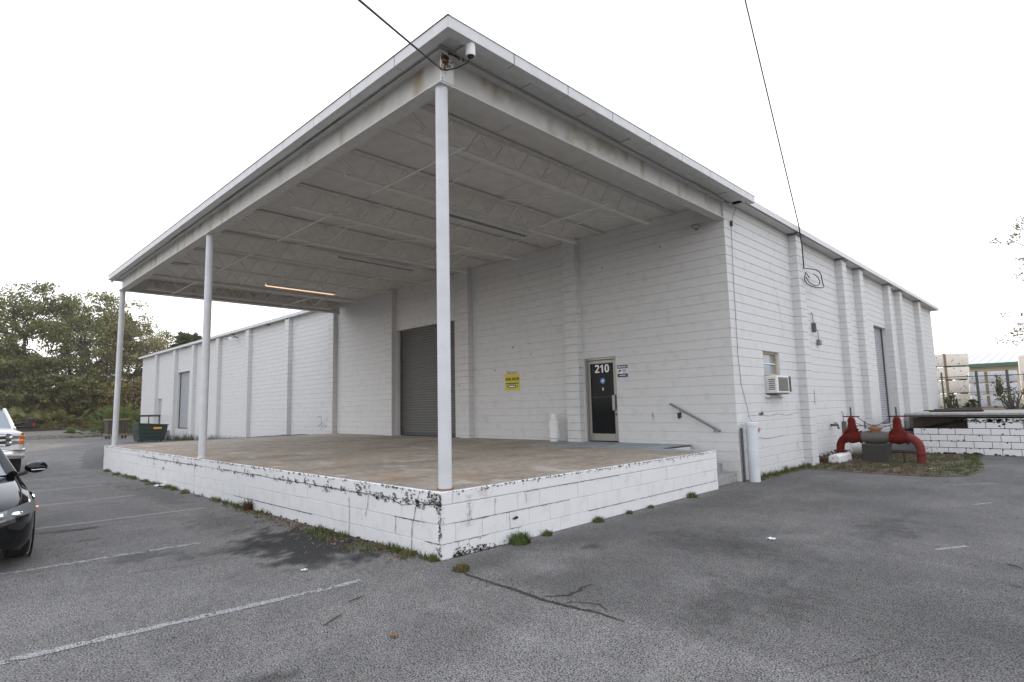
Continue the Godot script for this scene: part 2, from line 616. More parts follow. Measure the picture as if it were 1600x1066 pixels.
func build_ground() -> void:
	var xs := steps(-400, 400, -5.2, 5.2, 0.085, 1.045)
	var zs := steps(-400, 400, -7.0, 5.2, 0.085, 1.045)
	var nx := xs.size(); var nz := zs.size()
	var v := PackedVector3Array(); var c := PackedColorArray(); var nn := PackedVector3Array()
	v.resize(nx * nz); c.resize(nx * nz); nn.resize(nx * nz)
	for j in nz:
		for i in nx:
			var x: float = xs[i]; var z: float = zs[j]
			v[j * nx + i] = Vector3(x, ground_height(x, z), z)
			c[j * nx + i] = ground_colour(x, z)
			nn[j * nx + i] = Vector3(ground_height(x - 0.1, z) - ground_height(x + 0.1, z), 0.2, ground_height(x, z - 0.1) - ground_height(x, z + 0.1)).normalized()
	var idx := PackedInt32Array()
	for j in nz - 1:
		for i in nx - 1:
			var a := j * nx + i
			idx.append_array(PackedInt32Array([a, a + 1, a + nx, a + 1, a + nx + 1, a + nx]))
	var arr := []; arr.resize(Mesh.ARRAY_MAX)
	arr[Mesh.ARRAY_VERTEX] = v; arr[Mesh.ARRAY_COLOR] = c; arr[Mesh.ARRAY_NORMAL] = nn; arr[Mesh.ARRAY_INDEX] = idx
	var m := ArrayMesh.new()
	m.add_surface_from_arrays(Mesh.PRIMITIVE_TRIANGLES, arr)
	m.surface_set_material(0, M.asphalt)
	var g := MeshInstance3D.new()
	g.name = numbered("ground"); g.mesh = m
	add_child(g)
	g.set_meta("kind", "structure")

	# worn parking lines, one every three metres, at right angles to the dock
	var lines := [[-5.6, -0.42, -0.95, -0.03, 0.62], [-5.2, -3.3, -1.45, -3.12, 0.5], [-5.0, -6.2, -0.45, -6.07, 0.85], [-5.0, -8.95, -0.85, -9.03, 0.75], [-5.0, -12.0, -0.9, -11.75, 0.65], [-5.0, -14.95, -0.75, -14.92, 0.6]]
	for L in lines:
		parking_line(Vector2(L[0], L[1]), Vector2(L[2], L[3]), L[4], 0.1)
	for L in [[3.75, 3.82, 4.15, 4.05, 0.75], [9.6, 3.2, 10.3, 3.75, 0.6], [7.3, 3.75, 7.7, 3.95, 0.5]]:
		parking_line(Vector2(L[0], L[1]), Vector2(L[2], L[3]), L[4], 0.05)

	# crack running out from the dock's corner, filled with dirt
	var crack := [[-0.09, 0.28], [-0.16, 0.64], [-0.2, 1.05], [-0.2, 1.27], [-0.23, 1.5], [-0.24, 1.69], [-0.23, 1.9], [-0.21, 2.09], [-0.19, 2.26], [-0.21, 2.4], [-0.22, 2.48]]
	ribbon_crack(crack, 0.04)
	ribbon_crack([[-0.19, 1.62], [-0.1, 1.7], [-0.01, 1.77], [0.15, 1.76], [0.24, 1.72], [0.37, 1.74]], 0.024)
	ribbon_crack([[-0.2, 1.85], [-0.08, 1.95], [-0.02, 2.1], [-0.1, 2.25]], 0.012)
	ribbon_crack([[-2.9, -2.3], [-2.4, -2.15], [-1.9, -2.0], [-1.3, -1.95]], 0.008)
	ribbon_crack([[-0.6, 3.4], [-0.2, 3.75], [0.3, 4.0], [0.9, 4.2]], 0.003)

func parking_line(a: Vector2, b: Vector2, keep: float, width: float) -> void:
	var mb := MB.new(); mb.tinted = true
	var d := (b - a).normalized(); var s := Vector2(-d.y, d.x)
	var n := int((b - a).length() / 0.03)
	var rows := 5
	for i in n:
		for j in rows:
			var p := a + d * (i * 0.03) + s * ((j / float(rows) - 0.5) * width)
			var wear := noise_c.get_noise_2d(p.x * 1.6 + 7, p.y * 1.6) * 0.6 + noise_b.get_noise_2d(p.x, p.y + 30) * 0.55 + rng.randf() * 0.55
			var edge := 0.12 if (j == 0 or j == rows - 1) else 0.0
			if wear + edge > keep: continue
			var l := rng.randf_range(0.42, 0.56)
			mb.col = Color(l, l, l * 0.98)
			var q := [p, p + d * 0.031, p + d * 0.031 + s * (width / rows * 1.03), p + s * (width / rows * 1.03)]
			var w := []
			for e in q: w.append(Vector3(e.x, ground_height(e.x, e.y) + 0.004, e.y))
			mb.tri(w[0], w[3], w[2], Vector3.UP, Vector3.UP, Vector3.UP)
			mb.tri(w[0], w[2], w[1], Vector3.UP, Vector3.UP, Vector3.UP)
	if mb.v.size() > 0:
		struct("parking_line", mb, M.paint_line)

func ribbon_crack(pts: Array, width: float) -> void:
	var p := []
	for k in pts.size() - 1:
		var a := Vector2(pts[k][0], pts[k][1]); var b := Vector2(pts[k + 1][0], pts[k + 1][1])
		var m := maxi(2, int(a.distance_to(b) / 0.03))
		for i in m:
			p.append(a.lerp(b, i / float(m)) + Vector2(rng.randf_range(-1, 1), rng.randf_range(-1, 1)) * 0.009)
	p.append(Vector2(pts[-1][0], pts[-1][1]))
	var mb := MB.new()
	for k in p.size() - 1:
		var t0: float = sin(PI * clampf(k / float(p.size()), 0.03, 1)) ** 0.5
		var t1: float = sin(PI * clampf((k + 1) / float(p.size()), 0.03, 0.99)) ** 0.5
		var d: Vector2 = (p[k + 1] - p[k]).normalized(); var s := Vector2(-d.y, d.x)
		var w0 := width * t0 * rng.randf_range(0.35, 0.75); var w1 := width * t1 * rng.randf_range(0.35, 0.75)
		var q: Array = [p[k] - s * w0, p[k + 1] - s * w1, p[k + 1] + s * w1, p[k] + s * w0]
		var w := []
		for e in q: w.append(Vector3(e.x, ground_height(e.x, e.y) + 0.005, e.y))
		mb.quad(w[0], w[3], w[2], w[1])
	struct("pavement_crack", mb, M.soil)

# ================================================================ block walls
var block_cache := {}

func block_shape(mb: MB, xf: Transform3D, w: float, h: float, gv: float, gh: float, dep: float, bev: float) -> void:
	var bw := minf(bev, gv * 1.2)
	var x1 := w * 0.5 - gv; var y1 := h * 0.5 - gh
	var f := [Vector3(-x1 + bw, -y1 + bev, 0), Vector3(x1 - bw, -y1 + bev, 0), Vector3(x1 - bw, y1 - bev, 0), Vector3(-x1 + bw, y1 - bev, 0)]
	var o := [Vector3(-x1, -y1, -bev), Vector3(x1, -y1, -bev), Vector3(x1, y1, -bev), Vector3(-x1, y1, -bev)]
	var r := [Vector3(-x1, -y1, -dep), Vector3(x1, -y1, -dep), Vector3(x1, y1, -dep), Vector3(-x1, y1, -dep)]
	mb.quad(xf * f[0], xf * f[1], xf * f[2], xf * f[3])
	for k in 4:
		var t := (k + 1) % 4
		mb.quad(xf * o[k], xf * o[t], xf * f[t], xf * f[k])
		mb.quad(xf * r[k], xf * r[t], xf * o[t], xf * o[k])

func block_mesh(w: float, h: float, gv: float, gh: float, dep: float, bev: float, variant: int, paint: Array) -> ArrayMesh:
	var key := "%.2f_%.3f_%.4f_%d" % [w, h, gv, variant]
	if not block_cache.has(key):
		var mb := MB.new()
		block_shape(mb, Transform3D(), w, h, gv, gh, dep, bev)
		var m := mb.mesh()
		m.surface_set_material(0, paint[variant])
		block_cache[key] = m
	return block_cache[key]

func free_spans(v0: float, v1: float, length: float, openings: Array) -> Array:
	var spans := [[0.0, length]]
	for o in openings:
		if o[3] <= v0 + 0.02 or o[1] >= v1 - 0.02: continue
		var out := []
		for s in spans:
			if o[2] <= s[0] or o[0] >= s[1]: out.append(s); continue
			if o[0] - s[0] > 0.03: out.append([s[0], o[0]])
			if s[1] - o[2] > 0.03: out.append([o[2], s[1]])
		spans = out
	return spans

# rows of blocks: u along the wall from its start, openings as [u0, v0, u1, v1]
func lay_blocks(list: Array, base: Transform3D, length: float, rows: Array, openings: Array, host: Node) -> void:
	for r in rows.size() - 1:
		var v0: float = rows[r]; var v1: float = rows[r + 1]
		for s in free_spans(v0, v1, length, openings):
			var u: float = s[0]
			var k0 := floorf(u / 0.4)
			var shift := 0.2 if r % 2 == 1 else 0.0
			while u < s[1] - 0.004:
				var nxt := (floorf((u - shift) / 0.4 + 0.001) + 1.0) * 0.4 + shift
				if nxt - u < 0.06: nxt += 0.4
				if s[1] - nxt < 0.06: nxt = s[1]
				nxt = minf(nxt, s[1])
				list.append({"xf": base * Transform3D(Basis(), Vector3((u + nxt) * 0.5, (v0 + v1) * 0.5, 0)), "w": nxt - u, "h": v1 - v0, "host": host})
				u = nxt

func wall_core(mb: MB, base: Transform3D, length: float, y0: float, y1: float, thick: float, back: float, openings: Array) -> void:
	var cuts := [0.0, length]
	for o in openings:
		cuts.append(o[0]); cuts.append(o[2])
	cuts.sort()
	for k in cuts.size() - 1:
		if cuts[k + 1] - cuts[k] < 0.001: continue
		var mid: float = (cuts[k] + cuts[k + 1]) * 0.5
		var spans := [[y0, y1]]
		for o in openings:
			if o[0] < mid and o[2] > mid:
				var out := []
				for s in spans:
					if o[1] > s[0]: out.append([s[0], minf(o[1], s[1])])
					if o[3] < s[1]: out.append([maxf(o[3], s[0]), s[1]])
				spans = out
		for s in spans:
			if s[1] - s[0] < 0.005: continue
			mb.box(base * Transform3D(Basis(), Vector3(mid, (s[0] + s[1]) * 0.5, -back - thick * 0.5)), Vector3(cuts[k + 1] - cuts[k], s[1] - s[0], thick))

func shutter(host: Node, base: Transform3D, w: float, h: float, m: Material) -> void:
	# base: bottom centre of the opening on the curtain's plane, z outwards
	var mb := MB.new()
	var pitch := 0.085
	var n := int(h / pitch)
	pitch = h / n
	for k in n:
		var y0 := k * pitch
		var prof := [[0.0, 0.0], [0.18, 0.016], [0.5, 0.022], [0.82, 0.016], [1.0, 0.0]]
		for i in 4:
			var a: Array = prof[i]; var b: Array = prof[i + 1]
			mb.quad(base * Vector3(-w / 2, y0 + a[0] * pitch, a[1]), base * Vector3(w / 2, y0 + a[0] * pitch, a[1]), base * Vector3(w / 2, y0 + b[0] * pitch, b[1]), base * Vector3(-w / 2, y0 + b[0] * pitch, b[1]))
	var door := obj("roller_door", mb, m, host)
	var g := MB.new()
	g.box(base * Transform3D(Basis(), Vector3(0, 0.035, 0.03)), Vector3(w - 0.02, 0.07, 0.05), 0.008)
	obj("bottom_bar", g, M.dark_steel, door)
	for s in [-1, 1]:
		var q := MB.new()
		q.box(base * Transform3D(Basis(), Vector3(s * (w / 2 - 0.03), h / 2, 0.035)), Vector3(0.06, h, 0.05), 0.006)
		obj("guide_rail", q, M.dark_steel, door)

func build_warehouse() -> void:
	var b := thing("warehouse", "long white painted concrete block warehouse with pilasters and roller doors", "warehouse", Vector3(W, 0, ZS))
	var all := []
	var rows := []
	for k in 31: rows.append(k * 0.2)
	# front wall: u runs from the far end towards the near corner
	var fl := ZS - ZEND
	var fbase := Transform3D(Basis(Vector3(0, 0, 1), Vector3.UP, Vector3(-1, 0, 0)), Vector3(W, 0, ZEND))
	var fo := []
	for o in [[-4.0, 0.7, -3.02, 2.83], [-12.42, 0.7, -9.17, 4.47], [-38.0, 0.7, -35.6, 4.42], [-42.45, 0.6, -41.5, 2.76]]:
		fo.append([o[0] - ZEND, o[1], o[2] - ZEND, o[3]])
	var hidden := fo.duplicate(); hidden.append([-16.7 - ZEND, -1.0, -1.1 - ZEND, 0.6])
	var mb := MB.new()
	wall_core(mb, fbase, fl - 0.011, 0, 6.0, 0.2, 0.011, fo)
	var fw := obj("front_wall", mb, M.block[0], b)
	lay_blocks(all, fbase, fl, rows, hidden, fw)
	# side wall
	var sl := XEND - W
	var sbase := Transform3D(Basis(), Vector3(W, 0, ZS))
	var so := [[9.48 - W, 1.78, 10.46 - W, 2.8], [19.8 - W, 0.7, 21.6 - W, 4.29]]
	mb = MB.new()
	wall_core(mb, sbase * Transform3D(Basis(), Vector3(0.211, 0, 0)), sl - 0.211, 0, 6.0, 0.2, 0.011, [[so[0][0] - 0.211, so[0][1], so[0][2] - 0.211, so[0][3]], [so[1][0] - 0.211, so[1][1], so[1][2] - 0.211, so[1][3]]])
	var sw := obj("side_wall", mb, M.block[1], b)
	lay_blocks(all, sbase, sl, rows, so, sw)
	# far walls, floor inside stays dark
	mb = MB.new()
	mb.bx(W + 0.011, 0, ZEND - 0.2, XEND, 6.0, ZEND)
	mb.bx(XEND - 0.2, 0, ZEND, XEND - 0.004, 6.0, ZS - 0.22)
	obj("rear_wall", mb, M.block[2], b)

	# the nearest blocks stand singly, the rest is joined
	for e in all:
		var ctr: Vector3 = e.xf.origin
		e.d = ctr.distance_to(EYE)
		if ctr.z < -5.0: e.d += 6.0
	all.sort_custom(func(p, q): return p.d < q.d)
	var rest := {}
	for k in all.size():
		var e = all[k]
		if k < 300:
			var o := MeshInstance3D.new()
			o.mesh = block_mesh(snappedf(e.w, 0.01), e.h, 0.0003, 0.006, 0.014, 0.005, k % 4, M.block)
			o.name = "block"
			e.host.add_child(o, true)
			o.transform = Transform3D(e.xf.basis, e.xf.origin)
		else:
			if not rest.has(e.host): rest[e.host] = MB.new()
			block_shape(rest[e.host], e.xf, e.w, e.h, 0.0003, 0.006, 0.014, 0.005)
	for h in rest:
		var o := obj("block_masonry", rest[h], M.block[1], h)
		o.set_meta("kind", "stuff")

	# pilasters, stacked from single blocks
	for z in [-4.03, -8.29, -12.45, -16.7, -20.9, -25.6, -30.0, -34.3, -38.15, -42.55]:
		var p := MB.new()
		var w := 0.42
		if z == -12.45: w = 0.4
		var y := 0.0
		var k := 0
		if z > -17: y = 0.6
		while y < 5.99:
			var h := 0.2
			p.bx(W - 0.2, y + 0.0025, z - w, W + 0.02, y + h - 0.0025, z, 0.007)
			y += h; k += 1
		obj("pilaster", p, M.block[k % 4], b)
	for x in [11.7, 15.72, 17.66, 21.62, 23.52, 27.28]:
		var p := MB.new()
		var y := 0.0
		var k := 1
		while y < 5.99:
			p.bx(x, y + 0.0025, ZS - 0.02, x + 0.45, y + 0.1975, ZS + 0.2, 0.007)
			y += 0.2; k += 1
		obj("pilaster", p, M.block[k % 4], b)

	# roof with its thin eaves
	mb = MB.new()
	mb.bx(W - 0.24, 6.03, ZEND - 0.4, XEND + 0.5, 6.12, -16.66, 0.01)
	mb.bx(W + 0.01, 6.03, -16.66, XEND + 0.5, 6.12, ZS + 0.29, 0.01)
	var roof := obj("roof", mb, M.white, b)
	mb = MB.new()
	mb.bx(W + 0.3, 6.0, ZS - 0.3, XEND + 0.45, 6.028, ZS + 0.24)
	obj("soffit_board", mb, M.white, roof)
	mb = MB.new()
	mb.bx(W - 0.2, 6.0, ZEND - 0.3, W + 0.3, 6.028, -16.7)
	obj("soffit_board", mb, M.white, roof)
	# steel angle along the eave and its brackets over the pilasters
	mb = MB.new()
	mb.bx(W + 0.55, 5.985, ZS + 0.292, XEND + 0.5, 6.13, ZS + 0.31, 0.003)
	obj("eave_trim", mb, M.fascia, roof)
	mb = MB.new()
	mb.bx(W - 0.262, 5.985, ZEND - 0.4, W - 0.243, 6.13, -16.9, 0.003)
	obj("eave_trim", mb, M.fascia, roof)
	for x in [11.7, 15.72, 17.66, 21.62, 23.52, 27.28]:
		mb = MB.new()
		mb.bx(x - 0.06, 5.955, ZS + 0.03, x + 0.42, 5.998, ZS + 0.27)
		obj("bracket", mb, M.grey_steel, roof)
	for z in [-20.9, -23.3, -25.6, -27.9, -30.0, -32.1, -34.3, -36.2, -38.15]:
		mb = MB.new()
		mb.bx(W - 0.24, 5.95, z - 0.34, W - 0.02, 5.998, z - 0.1)
		obj("bracket", mb, M.grey_steel, roof)

	# roller doors
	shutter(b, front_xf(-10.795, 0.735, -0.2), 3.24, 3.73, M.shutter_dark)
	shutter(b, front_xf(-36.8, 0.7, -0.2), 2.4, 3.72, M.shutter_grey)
	shutter(b, side_xf(20.7, 0.7, -0.19), 1.8, 3.58, M.shutter_grey)
	# plain steel door in the far bay
	mb = MB.new()
	mb.bx(W + 0.1, 0.6, -42.45, W + 0.15, 2.76, -41.5)
	obj("steel_door", mb, M.shutter_grey, b)

	build_entry_door(b)
	build_window(b)

func build_entry_door(b: Node) -> void:
	# opening z -4.0 .. -3.02, y 0.73 .. 2.83
	var f := MB.new()
	var x0 := W + 0.05; var x1 := W + 0.16
	f.bx(x0, 0.735, -4.0, x1, 2.83, -3.95, 0.004)
	f.bx(x0, 0.735, -3.07, x1, 2.83, -3.02, 0.004)
	f.bx(x0, 2.77, -3.95, x1, 2.83, -3.07, 0.004)
	var fr := obj("door_frame", f, M.alum, b)
	var d := MB.new()
	x0 = W + 0.07; x1 = W + 0.115
	d.bx(x0, 0.75, -3.945, x1, 2.76, -3.865, 0.005)
	d.bx(x0, 0.75, -3.155, x1, 2.76, -3.075, 0.005)
	d.bx(x0, 2.68, -3.865, x1, 2.76, -3.155, 0.005)
	d.bx(x0, 0.75, -3.865, x1, 0.93, -3.155, 0.005)
	var leaf := obj("entry_door", d, M.alum, b)
	var g := MB.new()
	g.bx(W + 0.088, 0.93, -3.865, W + 0.098, 2.68, -3.155)
	obj("glass_pane", g, M.glass_dark, leaf)
	g = MB.new()
	g.bx(W + 0.082, 1.83, -3.865, W + 0.104, 1.85, -3.155)
	obj("glazing_bar", g, M.black, leaf)
	g = MB.new()
	g.bx(W + 0.02, 1.5, -3.19, W + 0.045, 1.88, -3.11, 0.006)
	g.bx(W + 0.04, 1.53, -3.165, W + 0.075, 1.56, -3.135)
	g.bx(W + 0.04, 1.82, -3.165, W + 0.075, 1.85, -3.135)
	obj("pull_handle", g, M.alum, leaf)
	g = MB.new()
	g.lathe([[0.0, 0.012], [0.022, 0.012], [0.022, 0.0]], Transform3D(Basis(Vector3(0, 0, 1), Vector3(-1, 0, 0), Vector3(0, -1, 0)), Vector3(W + 0.07, 1.4, -3.115)), 12)
	obj("lock", g, M.black, leaf)
	# number and stickers on the glass
	text(leaf, "number", "210", 0.2, Vector3(W + 0.084, 2.545, -3.5), -PI / 2, M.number, 0.05, true)
	g = MB.new()
	g.lathe([[0.0, 0.004], [0.075, 0.004], [0.075, 0.0]], Transform3D(Basis(Vector3(0, 0, 1), Vector3(-1, 0, 0), Vector3(0, -1, 0)), Vector3(W + 0.087, 2.24, -3.49)), 20)
	var st := obj("round_sticker", g, M.sticker_blue, leaf)
	g = MB.new()
	g.prism(PackedVector2Array([Vector2(-0.045, -0.02), Vector2(0.0, -0.03), Vector2(0.05, 0.02), Vector2(0.02, 0.035), Vector2(-0.03, 0.01)]), 0.002, Transform3D(Basis(Vector3(0, 0, 1), Vector3.UP, Vector3(-1, 0, 0)), Vector3(W + 0.081, 2.24, -3.49)))
	obj("sticker_mark", g, M.sign_white, st)
	g = MB.new()
	g.bx(W + 0.083, 2.0, -3.51, W + 0.087, 2.07, -3.475)
	obj("tag", g, M.sign_white, leaf)

func text(parent: Node, called: String, words: String, size: float, at: Vector3, yaw: float, m: Material, depth := 0.01, bold := false) -> MeshInstance3D:
	var t := TextMesh.new()
	t.text = words
	var f := SystemFont.new()
	f.font_names = PackedStringArray(["Droid Sans"])
	if bold: f.font_weight = 700
	t.font = f
	t.font_size = 64
	t.pixel_size = size / 64.0 / 0.72
	t.depth = 0.004
	t.material = m
	var o := MeshInstance3D.new()
	o.mesh = t
	o.name = called
	parent.add_child(o, true)
	var off := Vector3.ZERO
	var q: Node = parent
	while q != self and q != null:
		off += (q as Node3D).position
		q = q.get_parent()
	o.position = at - off
	o.rotation.y = yaw
	return o

func build_window(b: Node) -> void:
	var x0 := 9.48; var x1 := 10.46
	var f := MB.new()
	f.bx(x0, 1.78, ZS - 0.16, x0 + 0.05, 2.8, ZS - 0.06, 0.004)
	f.bx(x1 - 0.05, 1.78, ZS - 0.16, x1, 2.8, ZS - 0.06, 0.004)
	f.bx(x0 + 0.05, 2.75, ZS - 0.16, x1 - 0.05, 2.8, ZS - 0.06, 0.004)
	f.bx(x0 + 0.05, 2.24, ZS - 0.155, x1 - 0.05, 2.285, ZS - 0.065, 0.004)
	var w := obj("window", f, M.tan, b)
	f = MB.new()
	f.bx(x0 + 0.05, 2.51, ZS - 0.145, x1 - 0.05, 2.535, ZS - 0.08, 0.003)
	obj("glazing_bar", f, M.sign_white, w)
	for q in [[2.285, 2.51], [2.535, 2.75]]:
		f = MB.new()
		f.bx(x0 + 0.05, q[0], ZS - 0.12, x1 - 0.05, q[1], ZS - 0.112)
		obj("glass_pane", f, M.glass_pale, w)
	f = MB.new()
	f.bx(x0 + 0.05, 1.78, ZS - 0.14, x1 - 0.05, 2.24, ZS - 0.12)
	obj("infill_panel", f, M.white, w)
	f = MB.new()
	f.bx(x0 - 0.05, 1.72, ZS - 0.1, x1 + 0.05, 1.778, ZS + 0.06, 0.006)
	obj("sill", f, M.block[0], w)

# ================================================================ loading dock
func blob(mb: MB, xf: Transform3D, u: float, v: float, r: float, stretch := 1.0) -> void:
	var n := rng.randi_range(5, 8)
	var p := PackedVector2Array()
	var turn := rng.randf() * TAU
	for k in n:
		var a := TAU * k / n
		var q := r * rng.randf_range(0.45, 1.15)
		p.append(Vector2(cos(a) * q * stretch, sin(a) * q).rotated(0.0 if stretch != 1.0 else turn) + Vector2(u, v))
	for k in n:
		var a := p[k]; var b := p[(k + 1) % n]
		mb.flat(xf * Vector3(u, v, 0), xf * Vector3(a.x, a.y, 0), xf * Vector3(b.x, b.y, 0))

func wall_crack(host: Node, xf: Transform3D, pts: Array, width: float) -> void:
	var mb := MB.new()
	var p := []
	for k in pts.size() - 1:
		var a := Vector2(pts[k][0], pts[k][1]); var b := Vector2(pts[k + 1][0], pts[k + 1][1])
		var m := maxi(2, int(a.distance_to(b) / 0.035))
		for i in m: p.append(a.lerp(b, i / float(m)) + Vector2(rng.randf_range(-1, 1), rng.randf_range(-1, 1)) * 0.004)
	p.append(Vector2(pts[-1][0], pts[-1][1]))
	var w0 := width * 0.3
	for k in p.size() - 1:
		var d: Vector2 = (p[k + 1] - p[k]).normalized(); var s := Vector2(-d.y, d.x)
		var w1 := width * rng.randf_range(0.15, 0.65)
		var a: Vector2 = p[k] - s * w0; var b: Vector2 = p[k + 1] - s * w1; var e: Vector2 = p[k + 1] + s * w1; var f: Vector2 = p[k] + s * w0
		mb.quad(xf * Vector3(a.x, a.y, 0), xf * Vector3(b.x, b.y, 0), xf * Vector3(e.x, e.y, 0), xf * Vector3(f.x, f.y, 0))
		w0 = w1
	obj("crack", mb, M.chip, host)

func slab_colour(x: float, z: float) -> Color:
	var a := noise_a.get_noise_2d(x * 0.8 + 20, z * 1.6)
	var b := noise_b.get_noise_2d(x * 0.5, z * 1.4 + 9)
	var d := noise_c.get_noise_2d(x * 0.6, z)
	var k := 1.0 + 0.2 * a + 0.12 * b + 0.05 * d
	var col := Color(0.48, 0.41, 0.325) * k
	# rust from goods and water along the open edge
	var rust := smoothstep(0.05, 0.45, noise_b.get_noise_2d(x * 0.9 + 60, z * 0.45) + 0.35 * noise_a.get_noise_2d(z * 0.5, x)) * smoothstep(2.8, 0.3, x)
	col = col.lerp(Color(0.5, 0.3, 0.16) * k, 0.7 * rust)
	# dark tyre and water marks across the middle
	var dark := smoothstep(0.02, 0.4, noise_b.get_noise_2d(x * 0.28 - 50, z * 0.9))
	col = col.lerp(col * 0.62, 0.55 * dark)
	# pale scuffs
	var pale := smoothstep(0.3, 0.5, noise_b.get_noise_2d(x * 1.1 + 150, z * 0.5 + 70))
	col = col.lerp(Color(0.7, 0.64, 0.56), 0.7 * pale)
	# grey-blue paint left on the landing before the door
	var e := 0.12 * noise_c.get_noise_2d(x * 0.4, z * 0.4)
	if x + e > 6.15 and z + e > -4.6:
		col = Color(0.4, 0.46, 0.47) * (1.0 + 0.25 * b)
	col.a = 1
	return col

func build_dock() -> void:
	var L := 16.76
	var R := 6.66
	var t := thing("loading_dock", "low white block loading dock with stained concrete floor and chipped edges", "loading dock", Vector3(0, 0, 0))
	# fill behind the block faces
	var mb := MB.new()
	mb.bx(0.011, 0, -L + 0.011, R - 0.011, 0.7, -1.05)
	mb.bx(0.011, 0, -1.05, R - 0.011, 0.7, -0.011)
	mb.bx(R - 0.011, 0, -L + 0.011, W - 0.205, 0.7, -1.05)
	obj("core", mb, M.block[2], t)
	# floor
	mb = MB.new(); mb.tinted = true
	var nx := 66; var nz := 140
	var sx := (W + 0.01 - 0.035) / nx
	var sz := (L - 0.035) / nz
	for i in nx:
		for j in nz:
			var x0 := 0.035 + i * sx; var z0 := -0.035 - j * sz
			var x1 := x0 + sx; var z1 := z0 - sz
			if x1 > R - 0.03 and z0 > -1.05: continue
			var pts := [Vector2(x0, z0), Vector2(x1, z0), Vector2(x1, z1), Vector2(x0, z1)]
			var o := []
			var cc := []
			for p in pts:
				o.append(Vector3(p.x, H + 0.004 * noise_a.get_noise_2d(p.x * 2, p.y * 2), p.y))
				cc.append(slab_colour(p.x, p.y))
			for tr in [[0, 1, 2], [0, 2, 3]]:
				for k in [0, 2, 1]:
					mb.v.append(o[tr[k]]); mb.n.append(Vector3.UP); mb.c.append(cc[tr[k]])
	var floor_top := obj("floor_slab", mb, M.slab, t)
	# white painted edge of the slab in lengths between cracks
	var u := 0.0
	while u < L - 0.01:
		var n := minf(u + rng.randf_range(1.3, 2.6), L)
		if L - n < 0.5: n = L
		mb = MB.new()
		var sag := rng.randf_range(-0.003, 0.003)
		mb.bx(-0.002 + sag, 0.583, -n + 0.002, 0.16, H - 0.003, -u - (0.002 if u > 0 else -0.002), 0.009)
		obj("slab_edge", mb, M.dock_block[rng.randi() % 4], t)
		u = n
	u = 0.162
	while u < R - 0.01:
		var n := minf(u + rng.randf_range(1.8, 3.0), R)
		if R - n < 0.5: n = R
		mb = MB.new()
		mb.bx(u + 0.001, 0.583, -0.16, n - 0.001, H - 0.003, 0.002 + rng.randf_range(-0.002, 0.003), 0.009)
		obj("slab_edge", mb, M.dock_block[rng.randi() % 4], t)
		u = n
	# block faces
	var rows := [0.0, 0.165, 0.372, 0.578]
	var list := []
	var left := Transform3D(Basis(Vector3(0, 0, 1), Vector3.UP, Vector3(-1, 0, 0)), Vector3(0, 0, -L))
	var right := Transform3D(Basis(), Vector3(0, 0, 0))
	lay_blocks(list, left, L, rows, [], t)
	lay_blocks(list, right, R, rows, [], t)
	for e in list:
		var o := MeshInstance3D.new()
		o.mesh = block_mesh(snappedf(e.w, 0.01), snappedf(e.h, 0.001), 0.0018, 0.003, 0.016, 0.004, rng.randi() % 4, M.dock_block)
		o.name = "block"
		t.add_child(o, true)
		o.transform = Transform3D(e.xf.basis, e.xf.origin + e.xf.basis.z * rng.randf_range(-0.003, 0.003))
	mb = MB.new()
	mb.bx(R - 0.012, 0, -1.05, R, H - 0.004, -0.012)
	obj("end_face", mb, M.block[0], t)
	mb = MB.new()
	mb.bx(0.16, 0.0, -L - 0.004, W, H - 0.004, -L + 0.012)
	obj("end_face", mb, M.concrete, t)

	# cracks and lost paint; u on the left face runs towards the near corner (u = L there)
	var lf := Transform3D(left.basis, left.origin + Vector3(-0.0085, 0, 0))
	var rf := Transform3D(Basis(), Vector3(0, 0, 0.0085))
	for c in [[[L - 1.95, 0.0], [L - 1.94, 0.3], [L - 1.96, 0.5]], [[L - 0.55, 0.02], [L - 0.54, 0.3], [L - 0.5, 0.4], [L - 0.45, 0.58], [L - 0.38, 0.7]],
			[[L - 1.0, 0.58], [L - 0.75, 0.52], [L - 0.45, 0.56], [L - 0.2, 0.585], [L, 0.58]], [[L - 8.2, 0.02], [L - 8.19, 0.3], [L - 8.2, 0.7]],
			[[L - 0.9, 0.372], [L - 0.6, 0.37], [L - 0.3, 0.373]], [[L - 0.3, 0.167], [L - 0.12, 0.165], [L, 0.166]], [[L - 0.88, 0.17], [L - 0.87, 0.37]],
			[[L - 6.5, 0.6], [L - 5.6, 0.585], [L - 5.0, 0.595], [L - 4.4, 0.58], [L - 3.6, 0.588], [L - 2.9, 0.58], [L - 2.0, 0.575], [L - 1.4, 0.582], [L - 1.0, 0.58]],
			[[L - 12.2, 0.59], [L - 10.5, 0.58], [L - 9.6, 0.585], [L - 8.3, 0.58]], [[L - 1.55, 0.3], [L - 1.5, 0.42], [L - 1.48, 0.57]], [[L - 6.0, 0.165], [L - 4.0, 0.168], [L - 3.0, 0.165]]]:
		wall_crack(t, lf, c, 0.009)
	for c in [[[0.0, 0.168], [0.3, 0.165], [0.7, 0.167]], [[0.16, 0.38], [0.3, 0.372], [0.7, 0.37]], [[1.05, 0.17], [1.04, 0.37]], [[1.05, 0.17], [1.25, 0.165]], [[0.8, 0.375], [0.81, 0.57]], [[1.35, 0.45], [1.34, 0.56]], [[0.22, 0.0], [0.23, 0.16]], [[0.5, 0.372], [1.4, 0.372], [2.2, 0.371]], [[2.6, 0.166], [3.6, 0.165], [5.0, 0.166], [6.6, 0.165]], [[1.3, 0.58], [2.2, 0.585], [3.4, 0.58]]]:
		wall_crack(t, rf, c, 0.006)
	mb = MB.new()
